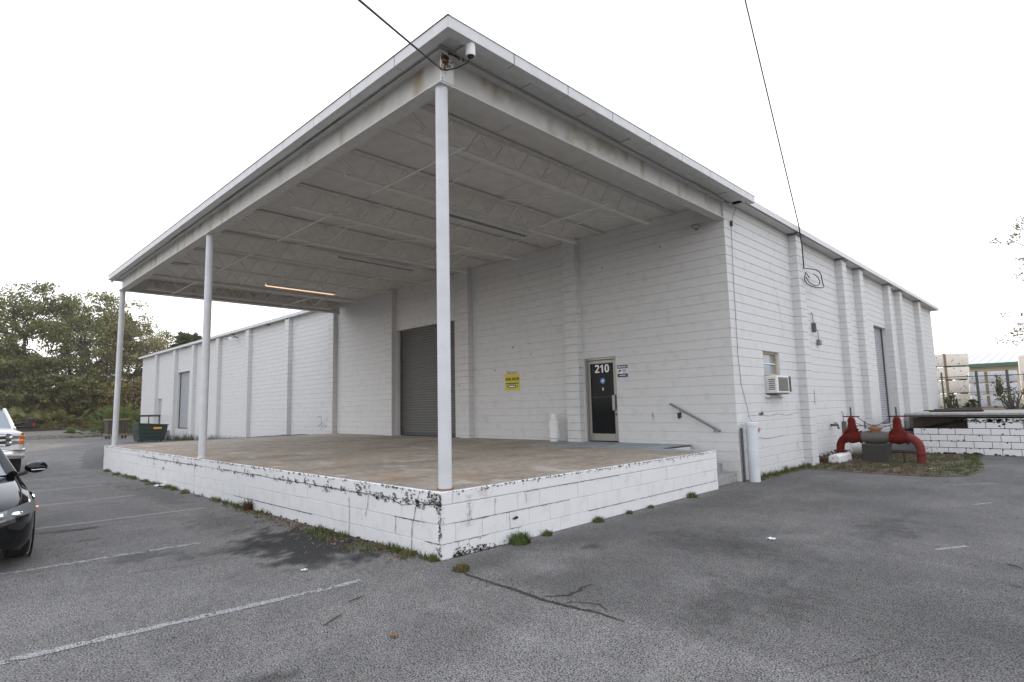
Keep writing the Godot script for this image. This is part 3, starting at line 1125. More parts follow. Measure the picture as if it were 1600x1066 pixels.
	# along the cap's joint, thick near the corner
	for k in 330:
		var d := rng.randf() ** 1.5 * 13.0
		var cl := noise_b.get_noise_1d(d * 2.2 + 11)
		if cl < -0.05 and rng.randf() < 0.8: continue
		blob(mb, lf, L - d, 0.585 + rng.randfn(0.0, 0.022), rng.randf_range(0.004, 0.017), rng.randf_range(1.0, 1.8))
	for q in [[0.55, 0.62, 0.05], [1.55, 0.66, 0.05], [1.72, 0.64, 0.06], [3.2, 0.62, 0.04], [9.3, 0.6, 0.05], [11.2, 0.45, 0.06], [10.4, 0.4, 0.05]]:
		for k in 26: blob(mb, lf, L - q[0] + rng.randfn(0, q[2]), q[1] + rng.randfn(0, q[2] * 0.7), rng.randf_range(0.004, 0.014))
	# the corner itself
	for k in 90:
		var h := rng.randf_range(0.02, 0.56)
		var many := 0.9 if h > 0.3 else 0.35
		if rng.randf() > many: continue
		if rng.randf() < 0.75: blob(mb, lf, L - absf(rng.randfn(0, 0.03)), h, rng.randf_range(0.003, 0.012))
		else: blob(mb, rf, absf(rng.randfn(0, 0.015)) + 0.004, h, rng.randf_range(0.003, 0.008))
	for k in 60: blob(mb, lf, L - rng.randf_range(0.0, 0.24), rng.randf_range(0.6, 0.7), rng.randf_range(0.004, 0.016))
	# specks elsewhere
	for k in 160: blob(mb, lf, L - rng.randf_range(0, 14), rng.randf_range(0.02, 0.7), rng.randf_range(0.002, 0.007))
	for k in 60: blob(mb, rf, rng.randf_range(0, 6.6), rng.randf_range(0.02, 0.7), rng.randf_range(0.002, 0.006))
	blob(mb, rf, 1.16, 0.285, 0.03, 2.4)
	# damp dirt at the foot
	obj("lost_paint", mb, M.chip, t).set_meta("kind", "stuff")
	mb = MB.new()
	for k in 200: blob(mb, rf, 0.15 + absf(rng.randfn(0, 0.4)), absf(rng.randfn(0, 0.04)) + 0.002, rng.randf_range(0.003, 0.014), 1.5)
	for k in 120: blob(mb, lf, L - rng.randf_range(0.0, 15.0), absf(rng.randfn(0, 0.018)), rng.randf_range(0.008, 0.028), 1.6)
	obj("foot_dirt", mb, M.dirt, t).set_meta("kind", "stuff")
	# bare concrete along the ragged upper edge
	mb = MB.new()
	for k in 260: blob(mb, rf, rng.randf_range(0.1, 6.6), H - 0.006 - absf(rng.randfn(0, 0.013)), rng.randf_range(0.004, 0.015), 1.4)
	for k in 420: blob(mb, lf, L - rng.randf_range(0.0, L), H - 0.006 - absf(rng.randfn(0, 0.016)), rng.randf_range(0.004, 0.018), 1.4)
	obj("bare_edge", mb, M.bare, t).set_meta("kind", "stuff")
	mb = MB.new()
	var gl := Transform3D(left.basis, left.origin + Vector3(-0.0068, 0, 0))
	var gr := Transform3D(Basis(), Vector3(0, 0, 0.0068))
	for k in 200:
		var d := rng.randf() ** 1.4 * 13.0
		if noise_b.get_noise_1d(d * 2.2 + 11) < -0.02: continue
		blob(mb, gl, L - d, 0.585 + rng.randfn(0.0, 0.03), rng.randf_range(0.008, 0.034), rng.randf_range(1.0, 1.9))
	for k in 40: blob(mb, gl, L - absf(rng.randfn(0, 0.04)), rng.randf_range(0.05, 0.7), rng.randf_range(0.008, 0.024))
	for k in 40: blob(mb, gr, rng.randf_range(0.1, 6.5), 0.7 + rng.randfn(0, 0.02), rng.randf_range(0.006, 0.02), 1.5)
	obj("bare_block", mb, M.bare_block, t).set_meta("kind", "stuff")
	# black soot streak sprayed beside the corner and reddish paint
	mb = MB.new()
	for k in 340:
		var v := rng.randf_range(0.3, 0.66)
		blob(mb, rf, 0.4 + rng.randfn(0, 0.028), v, rng.randf_range(0.001, 0.004))
	obj("soot_streak", mb, M.chip, t).set_meta("kind", "stuff")
	mb = MB.new()
	for k in 200: blob(mb, rf, 0.62 + rng.randfn(0, 0.07), 0.69 - absf(rng.randfn(0, 0.05)), rng.randf_range(0.001, 0.0035))
	obj("red_spray", mb, M.ink_red, t).set_meta("kind", "stuff")
	# steps down along the wall
	for k in 3:
		mb = MB.new()
		mb.bx(R + 0.01, 0, -1.05 + k * 0.3, W - 0.012, 0.55 - 0.18 * k, -1.05 + (k + 1) * 0.3, 0.01)
		obj("step", mb, M.concrete, t)

# ================================================================ canopy
func i_beam(mb: MB, a: Vector3, b: Vector3, y0: float, y1: float, fw: float, ft: float, web: float) -> void:
	var d := (b - a).normalized()
	var s := Vector3(-d.z, 0, d.x)
	var ln := (b - a).length()
	var mid := (a + b) * 0.5
	var bs := Basis(d, Vector3.UP, d.cross(Vector3.UP))
	mb.box(Transform3D(bs, Vector3(mid.x, y0 + ft / 2, mid.z)), Vector3(ln, ft, fw), 0.003)
	mb.box(Transform3D(bs, Vector3(mid.x, y1 - ft / 2, mid.z)), Vector3(ln, ft, fw), 0.003)
	mb.box(Transform3D(bs, Vector3(mid.x, (y0 + y1) / 2, mid.z)), Vector3(ln, y1 - y0 - ft * 2, web))

func build_canopy() -> void:
	var t := thing("canopy", "flat white steel canopy on three round posts over the loading dock", "canopy", Vector3(0.156, H, -0.1275))
	var YB := 5.56
	var YT := 5.985
	for z in [-0.1275, -8.27, -16.2]:
		var p := MB.new()
		p.lathe([[0.082, H], [0.077, H + 0.01], [0.077, YB - 0.012]], T(Vector3(0.156, 0, z)), 28)
		var post := obj("post", p, M.post, t)
		p = MB.new()
		p.bx(0.156 - 0.11, YB - 0.012, z - 0.11, 0.156 + 0.11, YB - 0.001, z + 0.11)
		obj("cap_plate", p, M.white, post)
		p = MB.new()
		p.lathe([[0.0, 0.018], [0.095, 0.018], [0.1, 0.0]], T(Vector3(0.156, H - 0.002, z)), 20)
		obj("base_plate", p, M.rust if z > -1 else M.white, post)
	# girders round the open sides, with algae and rust on the paint
	var girders := [[Vector3(0.156, 0, -16.3), Vector3(0.156, 0, -0.03)], [Vector3(0.262, 0, -0.13), Vector3(W - 0.005, 0, -0.13)], [Vector3(0.262, 0, -16.2), Vector3(W - 0.205, 0, -16.2)]]
	for g in girders:
		var mb := MB.new()
		i_beam(mb, g[0], g[1], YB, YT, 0.2, 0.016, 0.012)
		var fine := MB.new(); fine.tinted = true
		var d: Vector3 = (g[1] - g[0]).normalized()
		var ln: float = (g[1] - g[0]).length()
		mb.tinted = true
		for k in mb.c.size(): mb.c[k] = Color(0.66, 0.65, 0.62)
		var beam := obj("girder", mb, M.beam, t)
		# outer web face as a fine sheet that carries the stains
		var o := Vector3(d.z, 0, -d.x) if g != girders[0] else Vector3(-1, 0, 0)
		if g == girders[1]: o = Vector3(0, 0, 1)
		if g == girders[2]: o = Vector3(0, 0, 1)
		var n := int(ln / 0.1)
		for i in n:
			for j in 6:
				var p := []
				var cc := []
				for q in [[0, 0], [1, 0], [1, 1], [0, 1]]:
					var s: float = (i + q[0]) / float(n) * ln
					var y: float = lerpf(YB + 0.017, YT - 0.017, (j + q[1]) / 6.0)
					p.append(g[0] + d * s + Vector3(0, y, 0) + o * 0.0085)
					var st := smoothstep(0.0, 0.5, noise_b.get_noise_2d(s * 0.9 + 5 * o.x, y * 0.7)) * smoothstep(YB + 0.02, YB + 0.3, y + 0.25 * noise_c.get_noise_2d(s, y))
					var ru := smoothstep(0.32, 0.55, noise_b.get_noise_2d(s * 1.7 + 33 + 5 * o.x, y * 0.5))
					var c := Color(0.66, 0.655, 0.63).lerp(Color(0.4, 0.38, 0.25), 0.6 * st).lerp(Color(0.36, 0.22, 0.12), 0.6 * ru)
					c.a = 1
					cc.append(c)
				var turned: bool = (p[1] - p[0]).cross(p[3] - p[0]).dot(o) > 0.0
				for tr in [[0, 2, 1], [0, 3, 2]] if turned else [[0, 1, 2], [0, 2, 3]]:
					for k in tr:
						fine.v.append(p[k]); fine.n.append(o); fine.c.append(cc[k])
		obj("web", fine, M.beam, beam)
	# rust at the corner where the girders meet
	var r := MB.new()
	var rx := Transform3D(Basis(), Vector3(0, 0, -0.018))
	for k in 170: blob(r, rx, clampf(0.13 + rng.randfn(0, 0.045), 0.072, 0.25), clampf(5.92 - absf(rng.randfn(0, 0.09)), 5.6, 5.96), rng.randf_range(0.004, 0.02))
	for k in 30: blob(r, rx, 0.15 + absf(rng.randfn(0, 0.12)), 5.97 + rng.randfn(0, 0.01), rng.randf_range(0.006, 0.018), 1.6)
	obj("rust_scale", r, M.rust, t).set_meta("kind", "stuff")
	var gp := MB.new()
	gp.bx(0.07, 5.577, -0.045, 0.262, 5.968, -0.022)
	obj("corner_plate", gp, M.white, t)

	# open-web joists, two metres apart
	var zj := []
	for k in 8: zj.append(-1.25 - 1.99 * k)
	for z in zj:
		var a := MB.new()
		for s in [-1, 1]:
			a.bx(0.27, 5.935, z + s * 0.008, W - 0.02, 5.983, z + s * 0.013)
			a.bx(0.27, 5.978, z + s * 0.013, W - 0.02, 5.983, z + s * 0.055)
		var j := obj("joist", a, M.joist, t)
		var bt := MB.new()
		for s in [-1, 1]:
			bt.bx(0.6, 5.495, z + s * 0.008, 6.72, 5.503, z + s * 0.048)
			bt.bx(0.6, 5.503, z + s * 0.008, 6.72, 5.555, z + s * 0.015)
		obj("bottom_chord", bt, M.joist, j)
		var wb := MB.new()
		var pts := [Vector3(0.3, 5.94, z), Vector3(0.95, 5.53, z)]
		var n := 10
		for k in n:
			pts.append(Vector3(0.95 + (k + 0.5) * (5.7 / n), 5.95, z))
			pts.append(Vector3(0.95 + (k + 1) * (5.7 / n), 5.53, z))
		pts.append(Vector3(7.6, 5.94, z))
		for k in pts.size() - 1: wb.tube([pts[k], pts[k + 1]], [0.01], 6, false)
		obj("web_bar", wb, M.joist, j)
		# end strut beside the long first diagonal
		wb = MB.new()
		wb.tube([Vector3(0.3, 5.8, z), Vector3(0.9, 5.52, z)], [0.009], 6)
		obj("end_bar", wb, M.joist, j)
		wb = MB.new()
		wb.bx(0.15, 5.987, z - 0.05, 0.34, 5.996, z + 0.05)
		obj("seat", wb, M.joist, j)
	# bridging: crossed angles between neighbours at three places, rods along the bottom chords
	for i in zj.size() - 1:
		for x in [2.35, 4.15, 5.95]:
			for s in 2:
				var q := MB.new()
				var a := Vector3(x + 0.02 * s, 5.53 if s == 0 else 5.95, zj[i])
				var e := Vector3(x + 0.02 * s, 5.95 if s == 0 else 5.53, zj[i + 1])
				q.tube([a, e], [0.015], 5)
				obj("bridging_bar", q, M.joist, t)
		if i % 2 == 0:
			for x in [1.35, 5.0]:
				var q := MB.new()
				q.tube([Vector3(x, 5.49, zj[i] + 0.2), Vector3(x, 5.49, zj[i + 1] - 0.35)], [0.018], 5)
				obj("bridging_bar", q, M.joist, t)
	# conduit slung under the joists near the far end
	var cd := MB.new()
	cd.tube([Vector3(1.1, 5.44, -15.4), Vector3(7.0, 5.44, -15.4), Vector3(7.0, 5.38, -15.4)], [0.02], 8)
	obj("conduit", cd, M.joist, t)

	# deck panels over the joists
	var xs := [0.26, 2.1, 4.0, 5.9, W + 0.1]
	var zz := [-0.04]
	for z in zj: zz.append(z)
	zz.append(-16.3)
	for i in xs.size() - 1:
		for j in zz.size() - 1:
			var z0: float = zz[j]; var z1: float = zz[j + 1]
			var halves := [[z0, (z0 + z1) / 2], [(z0 + z1) / 2, z1]] if z0 - z1 > 1.5 else [[z0, z1]]
			for h in halves:
				var q := MB.new()
				var off := rng.randf_range(0.0, 0.006)
				q.bx(xs[i] + 0.006, 6.0 + off, h[1] + 0.005, xs[i + 1] - 0.006, 6.035 + off, h[0] - 0.005, 0.004)
				obj("deck_panel", q, M.deck, t)
	# roofing above it
	var rf := MB.new()
	rf.bx(-0.165, 6.045, -16.58, 8.36, 6.062, 0.405)
	rf.bx(-0.165, 6.048, -16.3, -0.1, 6.05, -16.2)
	var roof := obj("roof_sheet", rf, M.fascia, t)
	# edge: a boxed fascia hung from the roof, in lengths
	var u := -0.18
	var k2 := 0
	while u < 8.3:
		var n := minf(u + 1.07, 8.36)
		var q := MB.new()
		fascia_x(q, u + 0.007, n - 0.007)
		obj("fascia_panel", q, M.fascia, t)
		u = n; k2 += 1
	u = 0.42
	while u > -16.55:
		var n := maxf(u - 1.07, -16.58)
		var q := MB.new()
		fascia_z(q, n + 0.007, u - 0.007)
		obj("fascia_panel", q, M.fascia, t)
		u = n
	var fe := MB.new()
	fe.bx(-0.165, 5.92, -16.6, W - 0.03, 6.06, -16.583)
	obj("fascia_panel", fe, M.fascia, t)
	# rusted drip edge along the top
	var de := MB.new()
	de.bx(-0.19, 6.062, -16.6, -0.15, 6.069, 0.43)
	obj("drip_edge", de, M.rust, roof)
	de = MB.new()
	de.bx(-0.15, 6.062, 0.39, 8.37, 6.068, 0.43)
	obj("drip_edge", de, M.soffit, roof)
	# dark metal soffit between fascia box and girder
	u = 0.27
	while u < 8.2:
		var n := minf(u + 1.2, 8.34)
		var q := MB.new()
		q.bx(u + 0.008, 6.0 + 0.016 * (rng.randi() % 2), -0.03, n - 0.008, 6.03, 0.27, 0.002)
		obj("soffit_panel", q, M.soffit, t)
		u = n
	u = -0.025
	while u > -16.5:
		var n := maxf(u - 1.2, -16.56)
		var q := MB.new()
		q.bx(-0.03, 6.0 + 0.012 * (rng.randi() % 2), n + 0.008, 0.25, 6.03, u - 0.008, 0.002)
		obj("soffit_panel", q, M.soffit, t)
		u = n
	# outlet of the roof edge at the far corner
	var sp := MB.new()
	sp.bx(-0.13, 5.85, -16.5, -0.06, 5.93, -16.42, 0.01)
	obj("roof_outlet", sp, M.soffit, t)

func fascia_x(mb: MB, x0: float, x1: float) -> void:
	mb.bx(x0, 5.92, 0.405, x1, 6.062, 0.42, 0.003)
	mb.bx(x0, 5.92, 0.285, x1, 5.928, 0.405)
	mb.bx(x0, 5.928, 0.285, x1, 6.03, 0.291)

func fascia_z(mb: MB, z0: float, z1: float) -> void:
	mb.bx(-0.18, 5.92, z0, -0.166, 6.062, z1, 0.003)
	mb.bx(-0.166, 5.92, z0, -0.05, 5.928, minf(z1, 0.285))
	mb.bx(-0.056, 5.928, z0, -0.05, 6.03, minf(z1, 0.285))

# ================================================================ raised yard on the right
func build_terrace() -> void:
	# paved fill behind the wall, level with the far loading doors
	var mb := MB.new()
	mb.bx(17.45, 0, 1.25, 23.0, 1.02, 30.0)
	mb.bx(23.0, 0, ZS + 0.21, 31.35, 1.02, 30.0)
	mb.bx(31.45, 0, -40.0, 62.0, 1.02, 30.0)
	struct("yard_terrace", mb, M.earth)
	var t := thing("retaining_wall", "cracked white block retaining wall with black joints below a concrete slab", "wall", Vector3(16.85, 0, 1.4))
	mb = MB.new()
	var base := Transform3D(Basis(Vector3(0, 0, 1), Vector3.UP, Vector3(-1, 0, 0)), Vector3(16.85, 0, 1.35))
	mb.box(base * Transform3D(Basis(), Vector3(4.3, 0.36, -0.12)), Vector3(8.6, 0.72, 0.2))
	mb.box(base * Transform3D(Basis(), Vector3(5.0, 0.87, -0.12)), Vector3(7.2, 0.29, 0.2))
	obj("core", mb, M.chip, t)
	var list := []
	lay_blocks(list, base, 8.6, [0.0, 0.19, 0.375, 0.56, 0.74], [], t)
	lay_blocks(list, base * Transform3D(Basis(), Vector3(1.3, 0, 0)), 7.3, [0.74, 0.92, 1.03], [], t)
	for e in list:
		var o := MeshInstance3D.new()
		o.mesh = block_mesh(snappedf(e.w, 0.01), snappedf(e.h, 0.001), 0.006, 0.0075, 0.03, 0.006, rng.randi() % 4, M.dock_block)
		o.name = "block"
		t.add_child(o, true)
		o.transform = Transform3D(e.xf.basis, e.xf.origin - t.position + e.xf.basis.z * rng.randf_range(-0.004, 0.004))
	# a bank of earth lies on the lower courses at the left
	mb = MB.new()
	var bank := []
	for i in 15:
		var s := i / 14.0
		var z := 0.9 + s * 2.0
		var hgt := 0.72 + 0.3 * smoothstep(0.1, 1.0, s)
		bank.append([Vector3(16.9, hgt + 0.015 * sin(i * 2.1), z), Vector3(17.2, hgt + 0.02, z), Vector3(17.5, hgt - 0.1, z)])
	bank.reverse()
	mb.grid(bank)
	obj("earth_bank", mb, M.soil, t)
	var lf := Transform3D(base.basis, base.origin + Vector3(-0.004, 0, 0))
	mb = MB.new()
	for k in 150:
		var u := rng.randf_range(0.2, 7.0)
		var row: float = [0.19, 0.375, 0.56, 0.74, 0.92][rng.randi() % 5]
		blob(mb, lf, u, row + rng.randfn(0, 0.025), rng.randf_range(0.006, 0.028), rng.randf_range(1.0, 1.8))
	for k in 70: blob(mb, lf, 1.9 + rng.randfn(0, 0.35), 1.0 - absf(rng.randfn(0, 0.05)), rng.randf_range(0.01, 0.04), 1.4)
	for k in 60: blob(mb, lf, rng.randf_range(0.3, 6.0), absf(rng.randfn(0, 0.025)), rng.randf_range(0.02, 0.05), 2.0)
	obj("lost_paint", mb, M.chip, t).set_meta("kind", "stuff")
	var s := thing("yard_slab", "thin grey concrete slab lying on top of the white retaining wall", "slab", Vector3(16.8, 1.06, 1.2))
	mb = MB.new()
	mb.bx(16.8, 1.07, 1.15, 21.0, 1.18, 12.0, 0.015)
	obj("slab", mb, M.concrete, s)
	mb = MB.new()
	mb.bx(16.79, 1.085, 1.15, 16.802, 1.12, 12.0)
	obj("edge_angle", mb, M.rail, s)
	# weathered boards left on the slab
	for k in 5:
		var q := MB.new()
		var xf := T(Vector3(18.4 + k * 0.09, 1.2 + (0.03 if k % 2 == 0 else 0.0) + 0.025 * (k / 2), 2.15 + 0.05 * k), 0.04 * k - 0.08)
		q.box(xf, Vector3(0.14, 0.03, 1.5 - 0.15 * k), 0.004)
		tag(obj("plank", q, M.wood), "weathered brown plank on the yard slab, %s of its pile" % ["longest", "second longest", "third longest", "fourth longest", "shortest"][k], "plank", "planks piled on the yard slab")

# ================================================================ plants
func leaf(mb: MB, p: Vector3, size: float, col: Color, droop := 0.0) -> void:
	var d := Vector3(rng.randfn(), rng.randfn() * 0.7 - droop, rng.randfn()).normalized()
	var s := d.cross(Vector3(rng.randfn(), rng.randfn(), rng.randfn())).normalized()
	mb.col = col
	var l := size * rng.randf_range(0.7, 1.3)
	var w := l * 0.32
	var a := p - d * l * 0.5; var b := p + d * l * 0.5
	mb.quad(a, p + s * w, b, p - s * w)

func clump_leaves(mb: MB, c: Vector3, r: Vector3, count: int, size: float, base: Color, vary := 0.25) -> void:
	var tone := 1.0 + rng.randf_range(-vary, vary)
	for k in count:
		var q := Vector3(rng.randfn(), rng.randfn(), rng.randfn()).normalized() * (rng.randf() ** 0.45)
		var t := tone * rng.randf_range(0.75, 1.25)
		var col := Color(base.r * t * rng.randf_range(0.9, 1.15), base.g * t, base.b * t * rng.randf_range(0.8, 1.1), 1)
		leaf(mb, c + q * r, size, col)

func limb(mb: MB, a: Vector3, b: Vector3, r0: float, r1: float, bend := 0.12) -> Vector3:
	var l := a.distance_to(b)
	var pts := []
	var rad := []
	var o := Vector3(rng.randfn(), rng.randfn() * 0.5, rng.randfn()) * l * bend
	for k in 5:
		var s := k / 4.0
		pts.append(a.lerp(b, s) + o * sin(PI * s) + Vector3(0, -0.1 * l * sin(PI * s) * 0.5, 0))
		rad.append(lerpf(r0, r1, s))
	mb.tube(pts, rad, 6, false)
	return b

# broad tree: forked limbs reach out to separate clumps of leaves
func broad_tree(called: String, label: String, at: Vector3, height: float, radius: Vector2, clumps: int, per: int, size: float, col: Color, low: float, trunk_r: float, group := "", thin := 1.0) -> Node3D:
	var t := thing(called, label, "tree", at, group)
	var wood := MB.new()
	var fol := MB.new(); fol.tinted = true
	var fork := Vector3(0, height * 0.16, 0)
	wood.tube([Vector3(0, -0.3, 0), Vector3(0.05, 0.5, 0), fork], [trunk_r * 1.5, trunk_r * 1.05, trunk_r * 0.9], 9)
	var mains := []
	var nm := 7
	for k in nm:
		var a := TAU * k / nm + rng.randf_range(-0.3, 0.3)
		var rr := rng.randf_range(0.3, 0.6)
		var e := Vector3(cos(a) * radius.x * rr, height * rng.randf_range(0.42, 0.7), sin(a) * radius.y * rr)
		limb(wood, fork, e, trunk_r * 0.55, trunk_r * 0.24, 0.1)
		mains.append(e)
	for k in clumps:
		# spread over a dome
		var a := rng.randf() * TAU
		var s := rng.randf() ** 0.6
		var el := rng.randf_range(low, 1.0)
		var shell := rng.randf_range(0.72, 1.0)
		var rad := sqrt(maxf(0.0, 1.0 - el * el)) * shell
		if el < 0.15: rad *= rng.randf_range(0.6, 1.0)
		var c := Vector3(cos(a) * radius.x * rad, height * (0.38 + 0.6 * el * shell), sin(a) * radius.y * rad)
		if s < 0.2: c *= Vector3(0.6, 0.92, 0.6)
		var best: Vector3 = mains[0]
		for m in mains:
			if m.distance_to(c) < best.distance_to(c): best = m
		var joint := best.lerp(c, 0.45) + Vector3(rng.randfn(), rng.randfn(), rng.randfn()) * 0.3
		limb(wood, best, joint, trunk_r * 0.2, trunk_r * 0.12)
		limb(wood, joint, c, trunk_r * 0.12, trunk_r * 0.04)
		var cr := height * rng.randf_range(0.055, 0.095)
		for q in 3:
			var cc := c + Vector3(rng.randfn(), rng.randfn() * 0.5, rng.randfn()) * cr * 0.8
			clump_leaves(fol, cc, Vector3(cr, cr * 0.55, cr) * rng.randf_range(0.7, 1.1) * thin, per / 3, size, col)
	part("trunk", wood, M.bark, t)
	part("crown", fol, M.leaf, t)
	return t

func bush(called: String, label: String, at: Vector3, r: Vector3, clumps: int, per: int, size: float, col: Color, group := "", category := "bush") -> Node3D:
	var t := thing(called, label, category, at, group)
	var wood := MB.new()
	var fol := MB.new(); fol.tinted = true
	for k in clumps:
		var a := rng.randf() * TAU
		var el := rng.randf_range(0.02, 1.0)
		var rad := sqrt(1.0 - el * el) * rng.randf_range(0.55, 1.0)
		var c := Vector3(cos(a) * r.x * rad, r.y * el * rng.randf_range(0.75, 1.0) + 0.2, sin(a) * r.z * rad)
		limb(wood, Vector3(c.x * 0.2, -0.1, c.z * 0.2), c, 0.05, 0.012, 0.08)
		var cr: float = (r.x + r.y) * rng.randf_range(0.09, 0.16)
		clump_leaves(fol, c, Vector3(cr, cr * 0.75, cr), per, size, col)
	part("stems", wood, M.bark, t)
	part("foliage", fol, M.leaf, t)
	return t

func fan_leaf(mb: MB, base: Vector3, dir: Vector3, stalk: float, size: float, col: Color) -> void:
	var tip := base + dir * stalk + Vector3(0, -0.08 * stalk, 0)
	mb.col = col * 0.9
	mb.tube([base, base.lerp(tip, 0.5) + Vector3(0, 0.05, 0), tip], [0.02, 0.016, 0.012], 4, false)
	var side := dir.cross(Vector3.UP).normalized()
	var up := side.cross(dir).normalized()
	for k in 15:
		var a := lerpf(-1.9, 1.9, k / 14.0)
		var d := (dir * cos(a) + side * sin(a)).normalized()
		var l := size * (1.0 - 0.25 * absf(a) / 1.9) * rng.randf_range(0.9, 1.1)
		var w := d.cross(up).normalized() * size * 0.045
		var e := tip + d * l + Vector3(0, -0.22 * l, 0)
		var m := tip + d * l * 0.55 + up * 0.03
		var t := rng.randf_range(0.8, 1.2)
		mb.col = Color(col.r * t, col.g * t, col.b * t, 1)
		mb.quad(tip, m + w, e, m - w)

func palmetto(called: String, label: String, at: Vector3, spread: float, fronds: int, size: float, stalk: float, col: Color, group := "", trunk := 0.0, category := "palmetto") -> Node3D:
	var t := thing(called, label, category, at, group)
	var mb := MB.new(); mb.tinted = true
	for k in fronds:
		var a := rng.randf() * TAU
		var el := rng.randf_range(-0.15 if trunk > 0 else 0.2, 1.25)
		var d := Vector3(cos(a) * cos(el), sin(el), sin(a) * cos(el))
		var b := Vector3(rng.randfn() * spread * 0.4, trunk + rng.randf_range(0.0, 0.15), rng.randfn() * spread * 0.4) if trunk == 0.0 else Vector3(0, trunk, 0)
		fan_leaf(mb, b, d, stalk * rng.randf_range(0.7, 1.2), size * rng.randf_range(0.8, 1.2), col)
	part("fronds", mb, M.leaf, t)
	var w := MB.new()
	if trunk > 0.0:
		w.tube([Vector3(0, -0.2, 0), Vector3(0.1, trunk * 0.5, 0), Vector3(0, trunk, 0)], [0.2, 0.17, 0.15], 9)
	else:
		for k in 4: w.tube([Vector3(rng.randfn() * spread * 0.3, -0.05, rng.randfn() * spread * 0.3), Vector3(rng.randfn() * spread * 0.3, 0.25, rng.randfn() * spread * 0.3)], [0.09, 0.07], 6)
	part("trunk", w, M.bark, t)
	return t

func blades(mb: MB, p: Vector3, count: int, spread: float, h: float, col: Color) -> void:
	for k in count:
		var a := rng.randf() * TAU
		var b := p + Vector3(cos(a), 0, sin(a)) * spread * (rng.randf() ** 0.7)
		var lean := Vector3(rng.randfn(), 0, rng.randfn()) * 0.35
		var l := h * rng.randf_range(0.45, 1.15)
		var s := Vector3(cos(a + 1.3), 0, sin(a + 1.3)) * (0.0035 + l * 0.02)
		var m := b + Vector3(0, l * 0.6, 0) + lean * l * 0.4
		var e := b + Vector3(0, l, 0) + lean * l * 1.1
		var t := rng.randf_range(0.65, 1.35)
		mb.col = Color(col.r * t * rng.randf_range(0.8, 1.3), col.g * t, col.b * t, 1)
		mb.flat(b - s, b + s, m + s * 0.7)
		mb.flat(b - s, m + s * 0.7, m - s * 0.7)
		mb.flat(m - s * 0.7, m + s * 0.7, e)

